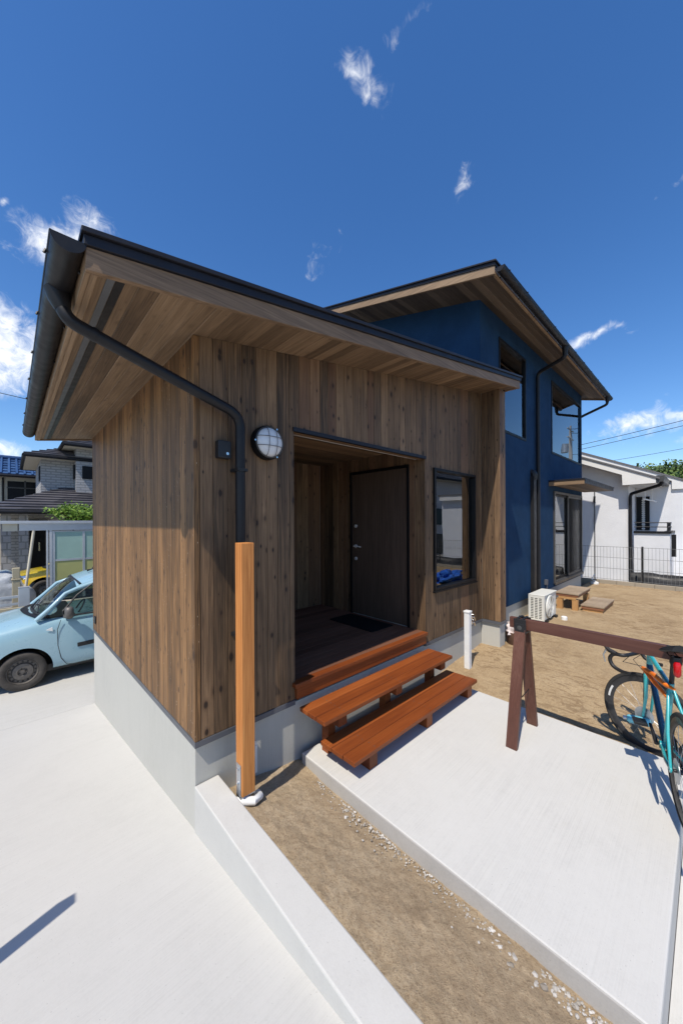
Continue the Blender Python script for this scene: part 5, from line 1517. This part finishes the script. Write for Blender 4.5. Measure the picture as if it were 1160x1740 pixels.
def hip(parent, x0, x1, y0, y1, ze, pitch, mat, trim, rows=12, wallover=0.5, soffit=True, pieces=14):
    d = min(x1 - x0, y1 - y0) / 2; zr = ze + d * pitch
    if x1 - x0 >= y1 - y0:
        ra, rb = (x0 + d, (y0 + y1) / 2, zr), (x1 - d, (y0 + y1) / 2, zr)
    else:
        ra, rb = ((x0 + x1) / 2, y0 + d, zr), ((x0 + x1) / 2, y1 - d, zr)
    c = [(x0, y0, ze), (x1, y0, ze), (x1, y1, ze), (x0, y1, ze)]
    b = MB()
    if x1 - x0 >= y1 - y0:
        sl_ = [(c[0], c[1], ra, rb), (c[1], c[2], rb, rb), (c[2], c[3], rb, ra), (c[3], c[0], ra, ra)]
    else:
        sl_ = [(c[0], c[1], ra, ra), (c[1], c[2], ra, rb), (c[2], c[3], rb, rb), (c[3], c[0], rb, ra)]
    for s4 in sl_:
        slope_rows(b, *s4, rows, 0.045, pieces)
    o = obj('roof', b, mat, parent)
    b = MB(); b.box(x0 + 0.02, x1 - 0.02, y0 + 0.02, y1 - 0.02, ze - 0.10, ze - 0.002)
    obj('soffit', b, M['cream'], parent)
    for p, q in zip(c, c[1:] + c[:1]):
        b = MB(); dz = Vector((0, 0, -0.06)); b.tube([Vector(p) + dz, Vector(q) + dz], 0.065, 8); obj('gutter', b, trim, parent, smooth=50)
    return o


t = thing('neighbour_house', (0.5, 15.5, 0.05), 'pale grey house with dark tiled hip roofs behind the carport', 'house')
hip(t, -1.75, 5.5, 12.6, 19.0, 2.40, 0.40, M['darktile'], M['darkmetal'], 13)
b = MB(); b.box(-0.9, 5.0, 14.2, 18.6, 0.05, 2.32); obj('wall', b, M['greybrick'], t)
b = MB(); b.box(-0.05, 0.95, 15.0, 18.5, 2.4, 4.46); obj('wall', b, M['greybrick'], t)
b = MB(); b.box(0.96, 4.6, 14.45, 18.6, 2.4, 4.86); obj('wall', b, M['greybrick'], t)
hip(t, -0.52, 4.0, 14.45, 19.0, 4.50, 0.42, M['darktile'], M['darkmetal'], 10)
hip(t, 0.52, 5.2, 13.85, 19.2, 4.94, 0.42, M['darktile'], M['darkmetal'], 10)
for x0, x1 in ((-1.10, -0.87), (-0.69, -0.46)):
    b = MB(); b.box(x0, x1, 13.0, 13.35, 0.05, 2.31); obj('column', b, M['pillar'], t)
b = MB(); b.box(-0.40, 0.10, 14.12, 14.19, 0.05, 2.1); dd_ = obj('door', b, M['blackframe'], t)
b = MB(); b.box(-0.16, -0.12, 14.08, 14.115, 1.0, 1.3); hh = obj('handle', b, M['chrome'], None); hh.parent = dd_
for v in hh.data.vertices:
    v.co = v.co - t.location
b = MB(); b.box(0.91, 0.955, 15.2, 15.7, 3.75, 4.2); b.box(0.91, 0.955, 14.6, 14.95, 3.7, 4.25); obj('window', b, M['blackframe'], t)
b = MB(); b.box(-0.085, -0.052, 15.15, 15.65, 3.6, 4.15); obj('window', b, M['blackframe'], t)
b = MB(); b.box(1.15, 1.6, 14.41, 14.448, 3.7, 4.2); obj('window', b, M['blackframe'], t)

t = thing('blue_roof_house', (-2.0, 22, 0.05), 'cream house with a bright blue tiled roof', 'house')
b = MB(); b.box(-7.0, 0.3, 20.2, 25.0, 0.05, 4.15); obj('wall', b, M['cream'], t)
b = MB()
slope_rows(b, (-7.5, 19.7, 4.22), (0.8, 19.7, 4.22), (-7.5, 22.3, 5.25), (0.8, 22.3, 5.25), 6, 0.05, 30)
slope_rows(b, (0.8, 25.4, 4.1), (-7.5, 25.4, 4.1), (0.8, 22.3, 5.25), (-7.5, 22.3, 5.25), 6, 0.05, 30)
for i in range(31):
    x = -7.4 + 8.1 * i / 30; b.rnd(); b.tube([(x, 19.66, 4.25), (x, 22.3, 5.30)], 0.055, 6)
b.rnd().tube([(-7.5, 22.3, 5.33), (0.8, 22.3, 5.33)], 0.11, 8)
obj('roof', b, M['bluetile'], t, smooth=40)
b = MB(); b.prism([(-7.0, 20.25, 4.1), (-7.0, 25.0, 4.0), (-7.0, 22.3, 5.18)], (7.3, 0, 0)); obj('gable', b, M['cream'], t)
b = MB(); b.tube([(-7.5, 19.62, 4.16), (0.8, 19.62, 4.16)], 0.07, 8); b.tube([(-1.13, 20.12, 4.1), (-1.13, 20.12, 0.05)], 0.04, 8); obj('gutter', b, M['darkmetal'], t)
b = MB(); b.box(-0.98, 0.1, 20.14, 20.19, 3.05, 3.95); obj('window', b, M['blackframe'], t)
b = MB(); b.box(-0.40, -0.34, 20.11, 20.138, 3.0, 4.0); b.box(-1.0, 0.12, 20.11, 20.138, 3.62, 3.67); obj('window_bar', b, M['bronze'], t)

# ================================================================== RIGHT NEIGHBOUR
b = MB(); b.box(11.62, 60, -30, 40, -0.79, 0.02)
obj('neighbour_yard', b, M['gravelgrey'], kind='structure')
b = MB(); b.box(11.5, 11.615, -9, 3.0, -0.75, 0.275)
obj('block_wall', b, M['block'], bevel=0.006, cat='wall', label='low weathered concrete block wall along the far side of the yard')
t = thing('mesh_fence', (11.56, -2, 0.275), 'dark wire mesh fence standing on the block wall', 'fence')
b = MB(); y = 1.6
while y > -8:
    b.box(11.556, 11.561, y - 0.0026, y + 0.0026, 0.29, 1.245); y -= 0.075
for z in (0.31, 0.62, 0.93, 1.235):
    b.box(11.5615, 11.567, -8, 1.6, z - 0.0045, z + 0.0045)
obj('mesh_panel', b, M['mesh_wire'], t)
for y in (1.15, -1.05, -3.1, -5.1, -7.1):
    b = MB(); b.tube([(11.585, y, 0.276), (11.585, y, 1.27)], 0.024, 8); obj('post', b, M['black'], t, smooth=50)
b = MB(); b.tube([(11.35, -0.02, 0.15), (11.35, -0.02, 0.21)], 0.10, 14); b.tube([(11.35, -0.10, 0.2), (11.35, 0.05, 0.28), (11.45, 0.0, 0.42)], 0.012, 6)
obj('rope_coil', b, M['white'], smooth=40, cat='rope', label='white coiled cord lying at the end of the block wall')

t = thing('white_house', (14.0, 0, 0.02), 'white rendered house with sloping white boarded eaves beyond the fence', 'house')
b = MB()
def At(y): return 3.216 + 0.455 * (y + 1.282)
def Bt(y): return 3.245 + 0.463 * (y + 1.754)
b.prism([(12.6, -0.63, 0.02), (12.6, 6.5, 0.02), (12.6, 6.5, At(6.5) - 0.18), (12.6, -0.63, At(-0.63) - 0.18)], (1.6, 0, 0))
obj('wall', b, M['wstucco'], t)
b = MB(); b.prism([(12.18, -1.28, 3.03), (12.18, -0.55, 3.022), (12.18, -0.535, 3.33), (12.18, 6.5, At(6.5) - 0.25), (12.18, 6.5, At(6.5) - 0.055), (12.18, -1.28, At(-1.28) - 0.055)], (0.06, 0, 0))
obj('bargeboard', b, M['wtrim'], t)
b = MB(); b.prism([(12.15, -1.36, At(-1.36) - 0.05), (12.15, 6.5, At(6.5) - 0.05), (12.15, 6.5, At(6.5)), (12.15, -1.36, At(-1.36))], (2.2, 0, 0))
obj('roof', b, M['greyroof'], t)
b = MB(); b.box(12.245, 14.2, -1.27, -0.64, 3.03, 3.06); b.prism([(12.245, -0.6, At(-0.6) - 0.22), (12.245, 6.5, At(6.5) - 0.22), (12.245, 6.5, At(6.5) - 0.19), (12.245, -0.6, At(-0.6) - 0.19)], (0.34, 0, 0))
obj('soffit', b, M['wtrim'], t)
b = MB(); b.prism([(12.2, -1.285, 3.06), (12.2, -1.44, 3.06), (12.2, -1.46, 3.22), (12.2, -1.285, 3.24)], (2.2, 0, 0))
obj('gutter', b, M['bronze'], t)
b = MB(); b.tube(bend([(12.3, -1.40, 3.06), (12.3, -1.38, 2.98), (12.56, -0.70, 2.78), (12.56, -0.68, 2.70), (12.56, -0.68, 0.02)], 0.05), 0.045, 8)
obj('downspout', b, M['darkmetal'], t, smooth=45)
b = MB(); b.tube([(12.57, 0.20, 3.2), (12.57, 0.20, 0.02)], 0.012, 6); b.tube([(12.55, 0.2, 2.75), (12.52, 0.2, 2.55)], 0.03, 6)
obj('cable', b, M['black'], t)
# recess with balcony
b = MB(); b.box(14.05, 14.2, -3.2, -0.64, 0.02, 3.25); obj('wall', b, M['wstucco'], t)
b = MB(); b.prism([(14.21, 9, 0.02), (14.21, 9, Bt(9) - 0.2), (14.21, -1.6, Bt(-1.6) - 0.2), (14.21, -6.5, Bt(-1.6) - 0.2), (14.21, -6.5, 0.02)], (5, 0, 0)); obj('wall', b, M['wstucco'], t)
b = MB(); b.box(14.18, 14.2, -1.5, -0.65, 3.0, 3.3); obj('soffit', b, M['wtrim'], t)
b = MB(); b.box(12.72, 12.84, -1.53, -0.74, 0.02, 1.60); b.box(12.841, 14.04, -1.53, -1.42, 0.02, 1.60); obj('parapet', b, M['wstucco'], t)
b = MB(); b.box(12.68, 12.88, -1.56, -0.735, 1.601, 1.665); b.box(12.881, 14.04, -1.57, -1.39, 1.601, 1.665); obj('parapet_cap', b, M['darkmetal'], t)
b = MB()
for z in (1.79, 1.915):
    b.tube([(12.78, -0.74, z), (12.78, -1.48, z)], 0.014, 6); b.tube([(12.78, -1.48, z), (14.04, -1.48, z)], 0.016, 6)
for x, y in ((12.78, -1.48), (13.2, -1.48), (13.6, -1.48)):
    b.tube([(x, y, 1.666), (x, y, 1.93)], 0.016, 6)
obj('balcony_rail', b, M['darkmetal'], t)
b = MB(); b.box(14.0, 14.045, -0.80, -0.66, 1.67, 2.75); b.box(14.0, 14.045, -0.98, -0.86, 1.67, 2.75); obj('window', b, M['blackframe'], t)
b = MB()
for k in range(14):
    b.box(13.985, 13.999, -0.87, -0.79, 1.70 + k * 0.07, 1.74 + k * 0.07)
obj('shutter', b, M['wtrim'], t)
b = MB(); b.tube([(13.2, -0.95, 3.03), (13.2, -0.95, 2.62)], 0.012, 6); b.tube([(13.3, -1.1, 3.03), (13.3, -1.1, 2.60)], 0.012, 6); b.tube([(12.9, -0.93, 2.63), (13.6, -1.18, 2.56)], 0.02, 8)
obj('laundry_pole', b, M['white'], t)
b = MB(); b.prism([(13.98, -6.5, 2.943), (13.98, -1.503, 2.943), (13.98, -1.503, 3.205), (13.98, 9, Bt(9) - 0.25), (13.98, 9, Bt(9) - 0.05), (13.98, -1.8, Bt(-1.8) - 0.05), (13.98, -6.5, Bt(-1.8) - 0.05)], (0.06, 0, 0)); obj('bargeboard', b, M['wtrim'], t)
b = MB(); b.prism([(13.95, -6.6, 1.0 * Bt(-1.8)), (13.95, -1.85, Bt(-1.85)), (13.95, 9, Bt(9)), (13.95, 9, Bt(9) - 0.05), (13.95, -1.85, Bt(-1.85) - 0.05), (13.95, -6.6, Bt(-1.85) - 0.05)], (5, 0, 0)); obj('roof', b, M['greyroof'], t)
b = MB(); b.box(14.14, 14.2, -2.5, -1.70, 1.75, 2.72); obj('window', b, M['blackframe'], t)
b = MB(); b.box(12.71, 12.719, -1.66, -1.56, 0.95, 1.58); obj('vent', b, M['darkmetal'], t)
b = MB()
def sheet(u, v):
    y = -0.74 - 6 * u; p = Vector((u * 9, v * 3, 1.0))
    return (12.05 + 0.35 * v + 0.08 * noise.noise(p), y, 0.02 + 0.47 * math.sin(v * math.pi) ** 0.5 + 0.06 * noise.noise(p * 1.7))
b.grid(sheet, 50, 8); obj('black_tarpaulin', b, M['black'], smooth=50, cat='tarpaulin', label='black tarpaulin lying along the foot of the white house')
leafy('garden_palm', (12.25, -2.3, 0.85), (0.32, 0.32, 0.22), 260, 0.13, [(12.25, -2.3, 0.02), (12.25, -2.3, 0.4), (12.25, -2.3, 0.72)], 'small dark leafed plant behind the mesh fence', 'plant', M['leafpine'], 8, clumps=10)

# ---------------- wooded hill, pole and cables
def hill_z(x, y):
    r = math.hypot(x - CAM.x, y - CAM.y)
    a = math.degrees(math.atan2(y - CAM.y, x - CAM.x))
    k = 1 / (1 + math.exp(-(a + 70) / 6)) * 1 / (1 + math.exp((a - 17) / 3.5))
    t_ = max(0, min(1, (r - 44) / 36))
    return -1.0 + k * (t_ * t_ * (3 - 2 * t_)) * (10.4 + 2.0 * noise.noise(Vector((x * 0.03, y * 0.03, 2))))


b = MB().grid(lambda u, v: (lambda a, r: (CAM.x + r * math.cos(a), CAM.y + r * math.sin(a), hill_z(CAM.x + r * math.cos(a), CAM.y + r * math.sin(a))))(R_(-100 + 150 * u), 48 + 80 * v), 60, 20)
obj('hill', b, M['grasshill'], kind='structure', smooth=60)
b = MB(); rg = random.Random(4)
for i in range(680):
    a = R_(rg.uniform(-75, 24)); r = rg.uniform(56, 92)
    x, y = CAM.x + r * math.cos(a), CAM.y + r * math.sin(a); z = hill_z(x, y)
    if z < 1.0:
        continue
    rad = rg.uniform(1.0, 2.2); tone = rg.random()
    for j in range(120):
        d = Vector((rg.gauss(0, 1), rg.gauss(0, 1), rg.gauss(0, 1))).normalized() * rad * rg.uniform(0.55, 1.0)
        p = Vector((x, y, z + rad * 0.75)) + Vector((d.x, d.y, d.z * 0.9)); s = rg.uniform(0.11, 0.28)
        q1 = Vector((rg.gauss(0, 1), rg.gauss(0, 1), rg.gauss(0, 0.6))).normalized(); q2 = q1.orthogonal().normalized()
        b.cur = (min(1, max(0, tone * 0.75 + rg.random() * 0.3 - 0.05)), 0, 0)
        b.quad(p - q1 * s, p + q2 * s, p + q1 * s, p - q2 * s)
obj('woods', b, M['leafhill'], kind='stuff', label='dense green woods covering the hill beyond the white house', cat='woods')

t = thing('utility_pole', (36.2, -6.2, -0.8), 'grey concrete utility pole with crossarms and a transformer', 'pole')
b = MB(); b.tube([(36.2, -6.2, -0.8), (36.2, -6.2, 10.6)], [0.19, 0.13], 12); obj('shaft', b, M['slabside'], t, smooth=50)
for z in (10.2, 9.4):
    b = MB(); b.box(35.1, 37.3, -6.25, -6.15, z, z + 0.09); obj('crossarm', b, M['steel'], t)
b = MB(); b.lathe([(0.0, 0), (0.28, 0.02), (0.28, 0.8), (0.0, 0.86)], (36.2, -6.65, 8.2), (0, 0, 1), 16); obj('transformer', b, M['steel'], t, smooth=50)
def cable(p0, p1, sag, r, label):
    p0, p1 = Vector(p0), Vector(p1); b = MB()
    b.tube([p0.lerp(p1, k / 24) - Vector((0, 0, sag * 4 * (k / 24) * (1 - k / 24))) for k in range(25)], r, 5)
    obj('power_cable', b, M['black'], cat='cable', label=label, group='power cables over the right neighbour')


cable((36.0, -6.2, 10.29), (34.6, 9.5, 8.05), 0.15, 0.022, 'upper of the two long power cables crossing above the white house')
cable((36.3, -6.2, 9.95), (34.9, 9.5, 7.72), 0.15, 0.022, 'second long power cable just below the highest one')
cable((36.2, -6.2, 8.0), (34.9, 9.5, 6.55), 0.2, 0.016, 'thin cable in front of the wooded hill top')
cable((36.2, -6.2, 6.6), (34.9, 9.5, 5.55), 0.2, 0.014, 'lowest thin cable across the wooded hill slope')
b = MB(); b.tube([(-9, 30, 11.2), (-1.4, 30, 10.62), (2, 30, 10.36), (9, 30, 9.7)], 0.022, 5)
obj('power_cable', b, M['black'], cat='cable', label='thin dark cable crossing the white cloud beside the roof gutter')

# ---------------- houses across the road, seen in the window glass
t = thing('gable_house', (20, -11.5, -0.02), 'plain white house with grey roof across the road', 'house')
b = MB(); b.box(15.5, 27, -15, -9.2, -0.79, 4.6); obj('wall', b, M['wstucco'], t)
b = MB(); b.box(15.4, 27.1, -9.19, -9.12, 1.75, 2.75); obj('shutter', b, M['greenband'], t)
b = MB(); b.box(16.2, 21.5, -9.19, -9.10, -0.0, 1.2); obj('garage_door', b, M['bronze'], t)
hip(t, 14.9, 27.6, -15.7, -8.4, 4.55, 0.42, M['greyroof'], M['darkmetal'], 9)
t = thing('low_house', (52, -13, -0.8), 'low cream house with light grey roof far along the road', 'house')
b = MB(); b.box(40, 56, -17, -11.5, -0.8, 3.4); obj('wall', b, M['cream'], t)
hip(t, 39.3, 56.7, -17.7, -10.8, 3.4, 0.45, M['greyroof'], M['darkmetal'], 8)
#TAIL
